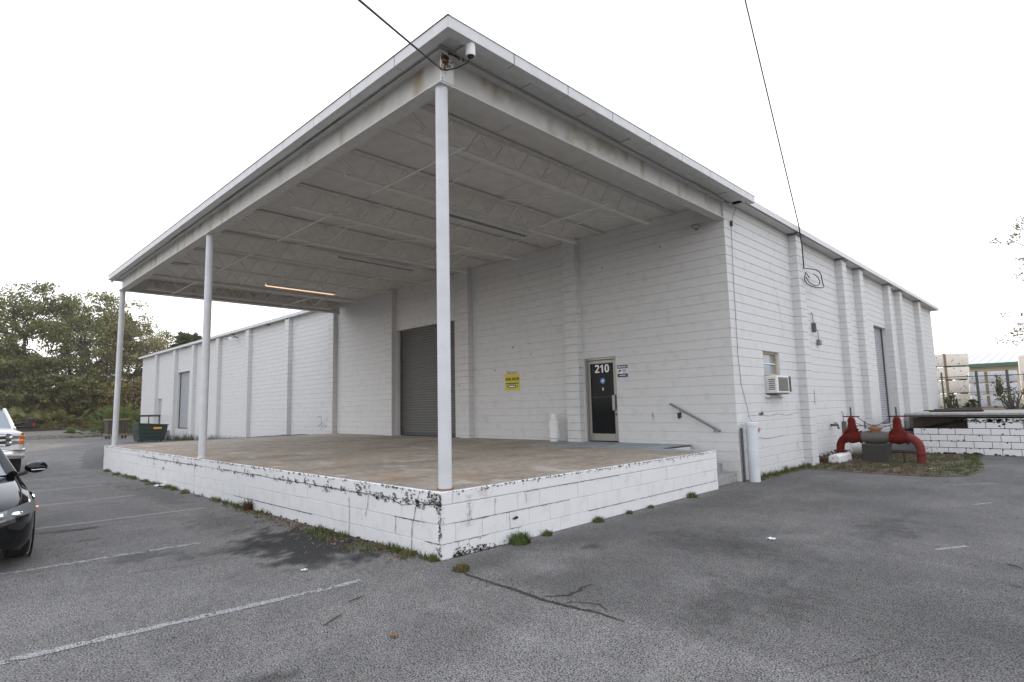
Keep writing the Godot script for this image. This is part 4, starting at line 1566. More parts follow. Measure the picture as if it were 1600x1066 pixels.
# ================================================================ background on the left
func build_background_left() -> void:
	# asphalt ramp up to the dock's far end
	var mb := MB.new()
	var rows := []
	for i in 44:
		var x := -1.0 + i * 0.2
		var row := []
		for j in 30:
			var q := j / 29.0
			var z := -16.775 - q * 15.0
			var h := 0.7 * smoothstep(1.0, 0.0, q * 1.05)
			var edge := smoothstep(-0.65 + 0.35 * noise_b.get_noise_2d(z * 0.5, 3), 0.85, x - 2.2 * q + 0.25 * noise_b.get_noise_2d(x * 0.7, z * 0.7))
			h *= 1.0 if x > 0.35 else smoothstep(0.0, 1.6, -16.775 - z)
			if j == 0 and x < 0.35: edge = 0.0
			h = h * edge + 0.07 * noise_b.get_noise_2d(x * 0.7, z * 0.5) * edge
			row.append(Vector3(x, h - 0.02 * (1.0 - edge), z))
		rows.append(row)
	rows.reverse()
	mb.grid(rows)
	struct("asphalt_ramp", mb, M.mound)

	# railway on its ballast
	mb = MB.new()
	mb.prism(PackedVector2Array([Vector2(-4.0, 0), Vector2(-2.6, 0.34), Vector2(2.6, 0.34), Vector2(4.2, 0)]), 130.0, Transform3D(Basis(Vector3(0, 0, 1), Vector3.UP, Vector3(-1, 0, 0)), Vector3(-60, -0.02, -66.7)))
	struct("ballast", mb, M.gravel)
	for z in [-66.0, -67.5]:
		mb = MB.new()
		mb.prism(PackedVector2Array([Vector2(-0.07, 0), Vector2(0.07, 0), Vector2(0.07, 0.02), Vector2(0.012, 0.04), Vector2(0.012, 0.17), Vector2(0.036, 0.18), Vector2(0.036, 0.23), Vector2(-0.036, 0.23), Vector2(-0.036, 0.18), Vector2(-0.012, 0.17), Vector2(-0.012, 0.04), Vector2(-0.07, 0.02)]), 130.0, Transform3D(Basis(Vector3(0, 0, 1), Vector3.UP, Vector3(-1, 0, 0)), Vector3(-60, 0.36, z)))
		struct("rail", mb, M.rail)
	# edge of rubble and dry leaves between paving and track
	mb = MB.new()
	for k in 900:
		var p := Vector3(rng.randf_range(-25, 12), 0, -51.5 - absf(rng.randfn(0, 4.5)))
		if p.z < -63.5: continue
		mb.box(T(p + Vector3(0, 0.02, 0), rng.randf() * 3, rng.randf(), rng.randf()), Vector3(1, 0.5, 0.8) * rng.randf_range(0.05, 0.22))
	tag(obj("rubble", mb, M.gravel), "strip of grey rubble and stones before the railway track", "rubble", "", "stuff")

	broad_tree("oak_tree", "large spreading oak with bare forked limbs standing beyond the railway", Vector3(7.6, 0, -80), 17.2, Vector2(11.5, 8.5), 180, 240, 0.28, Color(0.15, 0.162, 0.07), -0.05, 0.55, "", 0.95)
	broad_tree("grey_tree", "thin grey-green tree standing close behind the warehouse's far end", Vector3(13.6, 0, -76), 13.6, Vector2(5.0, 4.5), 110, 165, 0.25, Color(0.21, 0.195, 0.12), -0.5, 0.22)
	broad_tree("bushy_tree", "dense dark round tree in front of the large spreading oak", Vector3(3.9, 0, -71.8), 8.2, Vector2(6.2, 4.0), 190, 300, 0.26, Color(0.13, 0.135, 0.055), -0.6, 0.2)
	broad_tree("outer_tree", "broad green tree beside the dense dark round tree", Vector3(-9.5, 0, -76), 12.5, Vector2(7.0, 5.0), 110, 150, 0.34, Color(0.12, 0.125, 0.055), -0.4, 0.3)
	for q in [[7.6, -72.5, 2.8, 4.6, "olive brown shrub growing between the dark round tree and the oak", Color(0.125, 0.11, 0.04)], [10.6, -72.0, 2.6, 5.2, "yellowish shrub growing under the thin grey-green tree", Color(0.15, 0.125, 0.045)], [13.4, -70.5, 2.4, 5.4, "brown leafy shrub growing near the warehouse's far end", Color(0.12, 0.1, 0.05)], [-3.5, -71.0, 3.2, 4.8, "dark green shrub growing beyond the white pickup", Color(0.075, 0.082, 0.03)], [5.2, -70.6, 1.8, 2.6, "low yellow-green shrub growing behind the nearer palmetto clump", Color(0.15, 0.15, 0.05)], [-7.0, -79.0, 5.0, 6.0, "tall dark thicket behind the broad green tree", Color(0.07, 0.08, 0.03)], [1.5, -80.0, 5.0, 6.5, "tall dark thicket behind the dense round tree", Color(0.07, 0.078, 0.03)], [10.5, -81.0, 5.0, 6.0, "tall olive thicket around the oak's trunk", Color(0.085, 0.085, 0.035)]]:
		bush("shrub", q[4], Vector3(q[0], 0.1, q[1]), Vector3(q[2], q[3], q[2] * 0.8), 110, 130, 0.26, q[5] * 1.7, "shrubs along the railway")
	palmetto("palmetto", "sunlit palmetto clump with pale fan leaves behind the rails", Vector3(3.9, 0.3, -69.4), 2.6, 42, 1.0, 1.9, Color(0.25, 0.25, 0.1), "palmetto clumps")
	palmetto("palmetto", "smaller palmetto clump behind the rails beyond the white pickup", Vector3(0.6, 0.3, -69.6), 2.2, 34, 1.0, 1.6, Color(0.2, 0.21, 0.08), "palmetto clumps")
	palmetto("palmetto", "tall dense palmetto clump against the warehouse's far corner", Vector3(7.4, 0, -51.8), 1.6, 70, 0.85, 2.0, Color(0.12, 0.155, 0.055), "palmetto clumps")
	palmetto("palmetto", "palmetto clump between the rails and the wooden bin", Vector3(9.2, 0.1, -61.5), 1.8, 34, 0.8, 1.3, Color(0.14, 0.155, 0.06), "palmetto clumps")
	palmetto("cabbage_palm", "cabbage palm whose round head shows above the warehouse roof", Vector3(15.6, 0, -62.5), 1.0, 60, 1.0, 1.0, Color(0.075, 0.1, 0.045), "", 9.0, "palm tree")
	# dead grass below the shrubs
	mb = MB.new(); mb.tinted = true
	for k in 420:
		blades(mb, Vector3(rng.randf_range(-10, 16), 0.05, rng.randf_range(-69.2, -71.5)), 9, 0.35, rng.randf_range(0.6, 1.5), Color(0.3, 0.18, 0.075))
	tag(obj("dead_grass", mb, M.leaf), "band of tall orange-brown dead grass behind the rails", "grass", "", "stuff")

# ================================================================ background on the right
func bundle(at: Vector3, turn: float, size: Vector3, m: Material, label: String, group: String) -> void:
	var t := thing("wrapped_bundle", label, "bundle", at, group)
	t.rotation.y = turn
	var mb := MB.new()
	# plastic wrapped block: slightly bulged faces
	var rows := []
	var prof := [0.0, 0.04, 0.5, 0.96, 1.0]
	for j in 5:
		var s: float = prof[j]
		var inset := 0.05 if (j == 0 or j == 4) else 0.0
		var row := []
		for k in 20:
			var a := -TAU * (k + 0.5) / 20
			var cx := signf(cos(a)) * pow(absf(cos(a)), 0.18); var cz := signf(sin(a)) * pow(absf(sin(a)), 0.18)
			var w := 1.0 + rng.randf_range(-0.006, 0.006)
			row.append(Vector3(cx * (size.x / 2 - inset) * w, 0.07 + s * (size.y - 0.07), cz * (size.z / 2 - inset) * w))
		rows.append(row)
	mb.grid(rows, true)
	mb.quad(rows[4][0], rows[4][5], rows[4][10], rows[4][15])
	for k in 20: mb.flat(Vector3(0, size.y, 0), rows[4][k], rows[4][(k + 1) % 20])
	part("wrapping", mb, m, t)
	for s in [-0.36, 0.0, 0.36]:
		var q := MB.new()
		q.box(T(Vector3(s * size.x, 0.032, 0)), Vector3(0.1, 0.062, size.z * 0.96), 0.005)
		part("bearer", q, M.wood, t)
	var q2 := MB.new()
	q2.box(T(Vector3(-size.x * 0.12, 0.1 + (size.y - 0.1) / 2, 0)), Vector3(0.13, size.y - 0.08, size.z + 0.03), 0.004)
	part("strap_board", q2, M.wood_pale, t)
	var q3 := MB.new()
	for k in 14:
		var xf := Transform3D(Basis(), Vector3(0, 0, size.z / 2 + 0.004))
		blob(q3, xf, rng.randf_range(-0.45, 0.45) * size.x, rng.randf_range(0.2, 0.95) * size.y, rng.randf_range(0.01, 0.05))
	part("tears", q3, M.grey_steel, t).set_meta("kind", "stuff")

func build_background_right() -> void:
	# stacks of wrapped goods behind the fence
	var names := ["bottom", "second", "third", "topmost"]
	var turn := 2.0 - PI
	for k in 4:
		bundle(Vector3(38.2, 1.02 + k * 0.78, -0.55), turn, Vector3(1.9, 0.78, 0.95), M.wrap, "cream wrapped bundle beside the warehouse corner, %s of its four-high stack" % names[k], "wrapped bundles stacked behind the fence")
	for k in 3:
		bundle(Vector3(36.6, 1.02 + k * 0.64, 1.6), -PI / 2 + 0.05, Vector3(2.05, 0.64, 1.1), M.wrap_blue, "grey-white wrapped bundle behind the fence, %s of its three-high stack" % ["bottom", "middle", "topmost"][k], "wrapped bundles stacked behind the fence")
		bundle(Vector3(36.9, 1.02 + k * 0.64, 3.85), -PI / 2 - 0.03, Vector3(2.0, 0.64, 1.1), M.wrap_blue, "weathered wrapped bundle next to the fence's wide bay, %s of three" % ["bottom", "middle", "topmost"][k], "wrapped bundles stacked behind the fence")
		bundle(Vector3(37.0, 1.02 + k * 0.64, 6.1), -PI / 2, Vector3(2.0, 0.64, 1.1), M.wrap_blue, "wrapped bundle in the outermost stack behind the fence, %s of three" % ["bottom", "middle", "topmost"][k], "wrapped bundles stacked behind the fence")
	bundle(Vector3(40.5, 1.02, 3.3), -PI / 2, Vector3(1.6, 2.9, 1.1), M.wrap, "tall cream wrapped bundle standing behind the grey-white stacks", "wrapped bundles stacked behind the fence")
	# pipe fence
	var t := thing("yard_fence", "rusty grey pipe and wire fence along the raised yard", "fence", Vector3(31.7, 1.02, 0.1))
	for z in [0.05, 1.42, 2.56, 3.55, 4.7, 5.9]:
		var mb := MB.new()
		mb.tube([Vector3(31.75, 1.0, z), Vector3(31.75, 2.86, z)], [0.04 if z != 1.42 and z != 2.56 else 0.062], 8)
		obj("post", mb, M.dark_steel, t)
	for y in [2.62, 1.85]:
		var mb := MB.new()
		mb.tube([Vector3(31.68, y, -0.02), Vector3(31.68, y - 0.03, 6.5)], [0.022 if y > 2 else 0.012], 6)
		obj("rail", mb, M.dark_steel, t)
	var wires := MB.new()
	for k in 34:
		for s in [-1, 1]:
			var z0 := 0.05 + k * 0.17
			wires.tube([Vector3(31.66, 1.05, z0), Vector3(31.66, 2.6, z0 + s * 0.9)], [0.0022], 3, false)
	obj("wire_mesh", wires, M.grey_steel, t).set_meta("kind", "stuff")
	# weeds at its foot
	for q in [[31.2, 0.35, 0.35, 0.6, "low weed at the foot of the fence beside the warehouse corner"], [31.2, 2.75, 0.75, 1.05, "tangled dark weed growing through the fence before the grey-white bundles"], [31.3, 4.4, 0.6, 0.9, "leafy weed at the foot of the fence's wide bay"], [31.4, 1.2, 0.3, 0.35, "small weed below the thick fence post"]]:
		bush("weed", q[4], Vector3(q[0], 1.0, q[1]), Vector3(q[2], q[3], q[2]), 16, 26, 0.09, Color(0.07, 0.09, 0.035), "weeds along the yard fence", "weed")
	bush("climbing_weed", "dry vine hanging high on the fence between the two thick posts", Vector3(31.6, 1.75, 2.2), Vector3(0.25, 0.75, 0.15), 12, 22, 0.07, Color(0.12, 0.12, 0.06), "", "vine")
	# far shed
	t = thing("far_shed", "cream shed with pale metal roof and green eave behind the wrapped bundles", "shed", Vector3(56, 0, 8))
	var mb := MB.new()
	mb.bx(56, 0, -2.5, 66, 4.1, 24)
	obj("wall", mb, M.cream, t)
	mb = MB.new()
	mb.prism(PackedVector2Array([Vector2(-0.5, 4.12), Vector2(11, 5.6), Vector2(11, 5.72), Vector2(-0.5, 4.24)]), 27.6, Transform3D(Basis(Vector3(1, 0, 0), Vector3.UP, Vector3(0, 0, 1)), Vector3(56, 0, 24.6)))
	var roof := obj("roof", mb, M.metal_roof, t)
	for k in 44:
		mb = MB.new()
		var z := -2.8 + k * 0.62
		mb.tube([Vector3(55.5, 4.25, z), Vector3(67, 5.73, z)], [0.03], 4, false)
		obj("seam", mb, M.metal_roof, roof)
	mb = MB.new()
	mb.bx(55.38, 3.98, -3.0, 55.48, 4.24, 24.6)
	obj("eave_trim", mb, M.green_trim, t)
	# tree whose outer twigs reach in at the right
	var tr := thing("yard_tree", "sparse small-leaved tree beyond the yard fence reaching in with thin twigs", "tree", Vector3(44.5, 1.0, 6.3))
	var wood := MB.new(); var fol := MB.new(); fol.tinted = true
	wood.tube([Vector3.ZERO, Vector3(0.1, 2.2, 0), Vector3(0, 4.0, 0.2)], [0.3, 0.22, 0.18], 8)
	for q in [[-1.0, 4.6, -4.2], [-0.5, 4.2, -3.2], [0.5, 5.6, -3.4], [-1.0, 8.2, -3.0], [0.0, 10.6, -3.7], [0.5, 11.8, -3.0], [0.0, 9.2, -2.5], [1.0, 6.5, -2.4], [0.0, 5.2, -2.2], [0.5, 11.0, 0.0], [1, 9, 1.5], [0, 7, 2.5], [-1, 5, 3], [1, 12, 1], [0.0, 7.4, -2.6]]:
		var e := Vector3(q[0], q[1], q[2])
		var m := Vector3(e.x * 0.5, lerpf(4.0, e.y, 0.5), e.z * 0.4)
		limb(wood, Vector3(0, 3.9, 0.2), m, 0.11, 0.06)
		limb(wood, m, e, 0.06, 0.015)
		for k in 7:
			clump_leaves(fol, e + Vector3(rng.randfn(), rng.randfn() * 0.6, rng.randfn()) * 0.45, Vector3(0.35, 0.22, 0.35), 15, 0.15, Color(0.13, 0.125, 0.06))
	part("trunk", wood, M.bark, tr)
	part("crown", fol, M.leaf, tr)

# ================================================================ vehicles (front along +z)
func body_rows(st: Array) -> Array:
	var rows := []
	for s in st:
		var z: float = s[0]; var w: float = s[1]; var yb: float = s[2]; var ys: float = s[3]; var yt: float = s[4]
		var half := [[0.9, yb], [0.985, lerpf(yb, ys, 0.18)], [1.0, lerpf(yb, ys, 0.45)], [0.995, lerpf(yb, ys, 0.72)], [0.975, lerpf(yb, ys, 0.9)], [0.93, ys], [0.8, lerpf(ys, yt, 0.55)], [0.5, lerpf(ys, yt, 0.9)]]
		var row := []
		for h in half: row.append(Vector3(-h[0] * w, h[1], z))
		row.append(Vector3(0, yt, z))
		for k in half.size():
			var h: Array = half[half.size() - 1 - k]
			row.append(Vector3(h[0] * w, h[1], z))
		rows.append(row)
	return rows

func wheel(parent: Node, at: Vector3, r: float, w: float, outward: float) -> void:
	var xf := Transform3D(Basis(Vector3(0, 0, 1), Vector3(outward, 0, 0), Vector3(0, outward, 0)), at)
	var mb := MB.new()
	mb.lathe([[r * 0.66, -w / 2], [r * 0.9, -w / 2], [r * 0.985, -w * 0.38], [r, -w * 0.2], [r * 0.985, -w * 0.19], [r * 0.985, -w * 0.15], [r, -w * 0.14], [r, w * 0.14], [r * 0.985, w * 0.15], [r * 0.985, w * 0.19], [r, w * 0.2], [r * 0.985, w * 0.38], [r * 0.9, w / 2], [r * 0.66, w / 2]], xf, 36)
	var tyre := part("wheel", mb, M.rubber, parent)
	mb = MB.new()
	mb.lathe([[r * 0.66, w * 0.48], [r * 0.63, w * 0.44], [r * 0.6, w * 0.2], [0.0, w * 0.2]], xf, 28)
	for k in 5:
		var a := TAU * k / 5
		var d := xf.basis * Vector3(cos(a), 0, sin(a))
		mb.tube([at + xf.basis.y * w * 0.42, at + xf.basis.y * w * 0.38 + d * r * 0.62], [r * 0.12, r * 0.08], 6)
	part("rim", mb, M.grey_steel, tyre)

func slab_panel(mb: MB, a: Vector3, b: Vector3, c: Vector3, d: Vector3) -> void:
	mb.quad(a, b, c, d)

func cab(parent: Node, paint: Material, zf: float, zr: float, zrf: float, zrr: float, yb: float, yt: float, wb: float, wt: float) -> void:
	# glass box with painted pillars and roof: base from zf (front) to zr, roof from zrf to zrr
	var fl := Vector3(-wb, yb, zf); var fr := Vector3(wb, yb, zf); var rl := Vector3(-wb, yb, zr); var rr := Vector3(wb, yb, zr)
	var tfl := Vector3(-wt, yt, zrf); var tfr := Vector3(wt, yt, zrf); var trl := Vector3(-wt, yt, zrr); var trr := Vector3(wt, yt, zrr)
	var g := MB.new()
	g.quad(fl, fr, tfr, tfl)
	part("windscreen", g, M.glass_pale, parent)
	g = MB.new()
	g.quad(rr, rl, trl, trr)
	part("rear_window", g, M.glass_dark, parent)
	for s in [-1, 1]:
		g = MB.new()
		if s > 0: g.quad(fr, rr, trr, tfr)
		else: g.quad(rl, fl, tfl, trl)
		part("side_window", g, M.glass_dark, parent)
	for e in [[fl, tfl], [fr, tfr], [rl, trl], [rr, trr], [fl.lerp(rl, 0.52), tfl.lerp(trl, 0.5)], [fr.lerp(rr, 0.52), tfr.lerp(trr, 0.5)]]:
		var p := MB.new()
		p.tube([e[0], e[0].lerp(e[1], 0.5) + Vector3(0, 0.015, 0), e[1]], [0.055, 0.045, 0.05], 8)
		part("pillar", p, paint, parent)
	var r := MB.new()
	var rows := []
	for j in 7:
		var s := j / 6.0
		var z := lerpf(zrf + 0.05, zrr - 0.05, s)
		var row := []
		for i in 9:
			var u := i / 8.0 * 2 - 1
			row.append(Vector3(u * (wt + 0.045), yt + 0.055 * (1 - pow(absf(u), 4)) * (0.6 + 0.4 * sin(PI * s)), z))
		rows.append(row)
	r.grid(rows)
	part("roof", r, paint, parent)

func build_vehicles() -> void:
	# black sedan
	var t := thing("sedan", "glossy black sedan parked facing out beside the dock", "car", Vector3(-3.97, 0, -5.5))
	var st := [[2.3, 0.5, 0.36, 0.5, 0.56], [2.285, 0.62, 0.27, 0.56, 0.62], [2.22, 0.74, 0.23, 0.6, 0.68], [2.08, 0.835, 0.2, 0.66, 0.735], [1.9, 0.885, 0.19, 0.71, 0.785], [1.6, 0.91, 0.2, 0.77, 0.845], [1.3, 0.915, 0.2, 0.815, 0.89], [0.9, 0.915, 0.19, 0.86, 0.945], [0.5, 0.915, 0.18, 0.89, 0.96], [-0.6, 0.92, 0.18, 0.91, 0.97], [-1.6, 0.91, 0.2, 0.92, 0.99], [-2.0, 0.88, 0.22, 0.92, 0.99], [-2.25, 0.8, 0.28, 0.86, 0.93], [-2.33, 0.6, 0.4, 0.75, 0.8]]
	var mb := MB.new()
	var rows := body_rows(st)
	mb.grid(rows)
	for k in rows[0].size() - 1:
		mb.flat(Vector3(0, 0.46, 2.31), rows[0][k + 1], rows[0][k])
		mb.flat(Vector3(0, 0.6, -2.34), rows[-1][k], rows[-1][k + 1])
	part("body", mb, M.car_black, t)
	for s in [-1.0, 1.0]:
		var seam := []
		for k in range(2, 9):
			var a: Array = st[k]
			seam.append(Vector3(s * 0.86 * a[1], lerpf(a[3], a[4], 0.36) + 0.003, a[0]))
		var sm := MB.new()
		sm.tube(seam, [0.005], 5)
		part("bonnet_gap", sm, M.rubber, t)
	cab(t, M.car_black, 0.82, -1.75, -0.05, -1.15, 0.93, 1.4, 0.76, 0.55)
	for s in [-1.0, 1.0]:
		for z in [1.36, -1.36]:
			wheel(t, Vector3(s * 0.79, 0.33, z), 0.33, 0.215, s)
			mb = MB.new()
			var xf := Transform3D(Basis(Vector3(0, 0, 1), Vector3(s, 0, 0), Vector3(0, s, 0)), Vector3(s * 0.902, 0.35, z))
			mb.lathe([[0.34, 0.0], [0.355, 0.016], [0.385, 0.016], [0.4, 0.0]], xf, 32)
			part("wheel_arch", mb, M.car_black, t)
		# headlight: a clear wedge wrapped round the corner
		mb = MB.new()
		var lo := []; var hi := []
		for k in 7:
			var f := k / 6.0
			var x := lerpf(0.44, 0.885, f)
			var z := 2.35 - 0.32 * pow(f, 2.1)
			lo.append(Vector3(s * x, 0.525 + 0.075 * f, z + 0.012))
			hi.append(Vector3(s * x * 0.99, 0.61 + 0.115 * f, z - 0.07))
		if s > 0: mb.grid([lo, hi])
		else: mb.grid([hi, lo])
		var hl := part("headlight", mb, M.lens, t)
		mb = MB.new()
		for q in [[0.56, 2.3, 0.035], [0.7, 2.245, 0.04]]:
			mb.ball(Vector3(s * q[0], 0.605, q[1] + 0.0), Vector3(q[2] * 1.4, q[2] * 0.8, 0.05), 12, 8)
		part("reflector", mb, M.chrome, hl)
		mb = MB.new()
		mb.box(Transform3D(Basis(Vector3.UP, s * 1.1), Vector3(s * 0.885, 0.62, 1.99)), Vector3(0.07, 0.05, 0.03), 0.01)
		part("marker_lamp", mb, M.amber, hl)
		# mirror
		mb = MB.new()
		mb.ball(Vector3(s * 1.03, 0.985, 0.52), Vector3(0.125, 0.075, 0.085), 16, 10)
		var mi := part("mirror", mb, M.car_black, t)
		mb = MB.new()
		mb.tube([Vector3(s * 0.8, 0.9, 0.6), Vector3(s * 0.93, 0.93, 0.54)], [0.03, 0.025], 8)
		part("stalk", mb, M.black, mi)
		mb = MB.new()
		mb.box(T(Vector3(s * 1.045, 0.955, 0.6)), Vector3(0.15, 0.012, 0.01), 0.003)
		part("trim_line", mb, M.chrome, mi)
		mb = MB.new()
		mb.box(T(Vector3(s * 0.6, 0.8, -2.27), s * 0.3), Vector3(0.35, 0.12, 0.03), 0.01)
		part("tail_lamp", mb, M.red_lens, t)
	mb = MB.new()
	mb.box(T(Vector3(0, 0.5, 2.3)), Vector3(0.85, 0.1, 0.03), 0.01)
	mb.box(T(Vector3(0, 0.33, 2.28)), Vector3(1.1, 0.12, 0.03), 0.01)
	var gr := part("grille", mb, M.black, t)
	for k in 3:
		mb = MB.new()
		mb.box(T(Vector3(0, 0.47 + k * 0.03, 2.318)), Vector3(0.84, 0.006, 0.006))
		part("slat", mb, M.chrome, gr)

	# white heavy pickup
	t = thing("pickup_truck", "white pickup truck with chrome bumper and large tow mirrors behind the sedan", "pickup truck", Vector3(-2.92, 0, -19.5))
	st = [[2.92, 0.86, 0.62, 1.16, 1.22], [2.9, 0.93, 0.55, 1.2, 1.27], [2.8, 0.985, 0.5, 1.23, 1.31], [2.4, 1.0, 0.48, 1.25, 1.35], [1.6, 1.0, 0.48, 1.27, 1.38], [1.2, 1.0, 0.48, 1.28, 1.38], [0.0, 1.0, 0.48, 1.28, 1.36], [-1.0, 1.0, 0.5, 1.28, 1.34], [-2.9, 1.0, 0.55, 1.3, 1.34], [-2.95, 0.97, 0.6, 1.28, 1.3]]
	mb = MB.new()
	rows = body_rows(st)
	mb.grid(rows)
	for k in rows[0].size() - 1:
		mb.flat(Vector3(0, 0.9, 2.92), rows[0][k + 1], rows[0][k])
		mb.flat(Vector3(0, 0.9, -2.95), rows[-1][k], rows[-1][k + 1])
	part("body", mb, M.truck_white, t)
	cab(t, M.truck_white, 1.35, -1.1, 0.55, -0.85, 1.3, 1.92, 0.86, 0.66)
	for s in [-1.0, 1.0]:
		for z in [1.95, -1.9]:
			wheel(t, Vector3(s * 0.86, 0.41, z), 0.41, 0.27, s)
		# stacked lamps in a black surround
		mb = MB.new()
		mb.box(T(Vector3(s * 0.76, 1.03, 2.875), s * 0.18), Vector3(0.4, 0.36, 0.06), 0.02)
		part("lamp_surround", mb, M.black, t)
		for y in [0.95, 1.1]:
			mb = MB.new()
			mb.box(T(Vector3(s * 0.72, y, 2.9), s * 0.12), Vector3(0.3, 0.12, 0.07), 0.02)
			var hl := part("headlight", mb, M.lens, t)
			mb = MB.new()
			mb.box(T(Vector3(s * 0.91, y, 2.88), s * 0.5), Vector3(0.15, 0.12, 0.07), 0.02)
			part("turn_signal", mb, M.amber, hl)
			mb = MB.new()
			mb.ball(Vector3(s * 0.68, y, 2.93), Vector3(0.05, 0.045, 0.03), 12, 8)
			part("reflector", mb, M.chrome, hl)
		# tow mirror
		mb = MB.new()
		mb.box(T(Vector3(s * 1.26, 1.47, 1.05)), Vector3(0.21, 0.34, 0.1), 0.035)
		var mi := part("tow_mirror", mb, M.black, t)
		mb = MB.new()
		mb.tube([Vector3(s * 0.92, 1.36, 1.1), Vector3(s * 1.18, 1.36, 1.06)], [0.028], 8)
		mb.tube([Vector3(s * 0.92, 1.46, 1.06), Vector3(s * 1.18, 1.5, 1.05)], [0.022], 8)
		part("arm", mb, M.black, mi)
		mb = MB.new()
		mb.box(T(Vector3(s * 1.345, 1.42, 1.09)), Vector3(0.05, 0.11, 0.05), 0.01)
		part("marker_lamp", mb, M.red_lens, mi)
	mb = MB.new()
	mb.box(T(Vector3(0, 1.03, 2.92)), Vector3(1.12, 0.34, 0.05), 0.02)
	gr = part("grille", mb, M.black, t)
	for y in [1.16, 1.03, 0.9]:
		mb = MB.new()
		mb.box(T(Vector3(0, y, 2.955)), Vector3(1.14, 0.045, 0.03), 0.012)
		part("slat", mb, M.chrome, gr)
	mb = MB.new()
	var br := []
	for k in 9:
		var u := k / 8.0 * 2 - 1
		var z := 3.03 - 0.14 * pow(absf(u), 3)
		br.append([Vector3(u * 1.0, 0.5, z - 0.03), Vector3(u * 1.0, 0.54, z), Vector3(u * 1.0, 0.72, z), Vector3(u * 1.0, 0.78, z - 0.04), Vector3(u * 0.99, 0.78, z - 0.16)])
	br.reverse()
	mb.grid(br)
	part("bumper", mb, M.chrome, t)

# ================================================================ things fixed to the walls
func sheet(host: Node, called: String, xf: Transform3D, u0: float, v0: float, u1: float, v1: float, out: float, m: Material) -> MeshInstance3D:
	var mb := MB.new()
	mb.box(xf * Transform3D(Basis(), Vector3((u0 + u1) / 2, (v0 + v1) / 2, out)), Vector3(u1 - u0, v1 - v0, 0.004))
	return obj(called, mb, m, host)

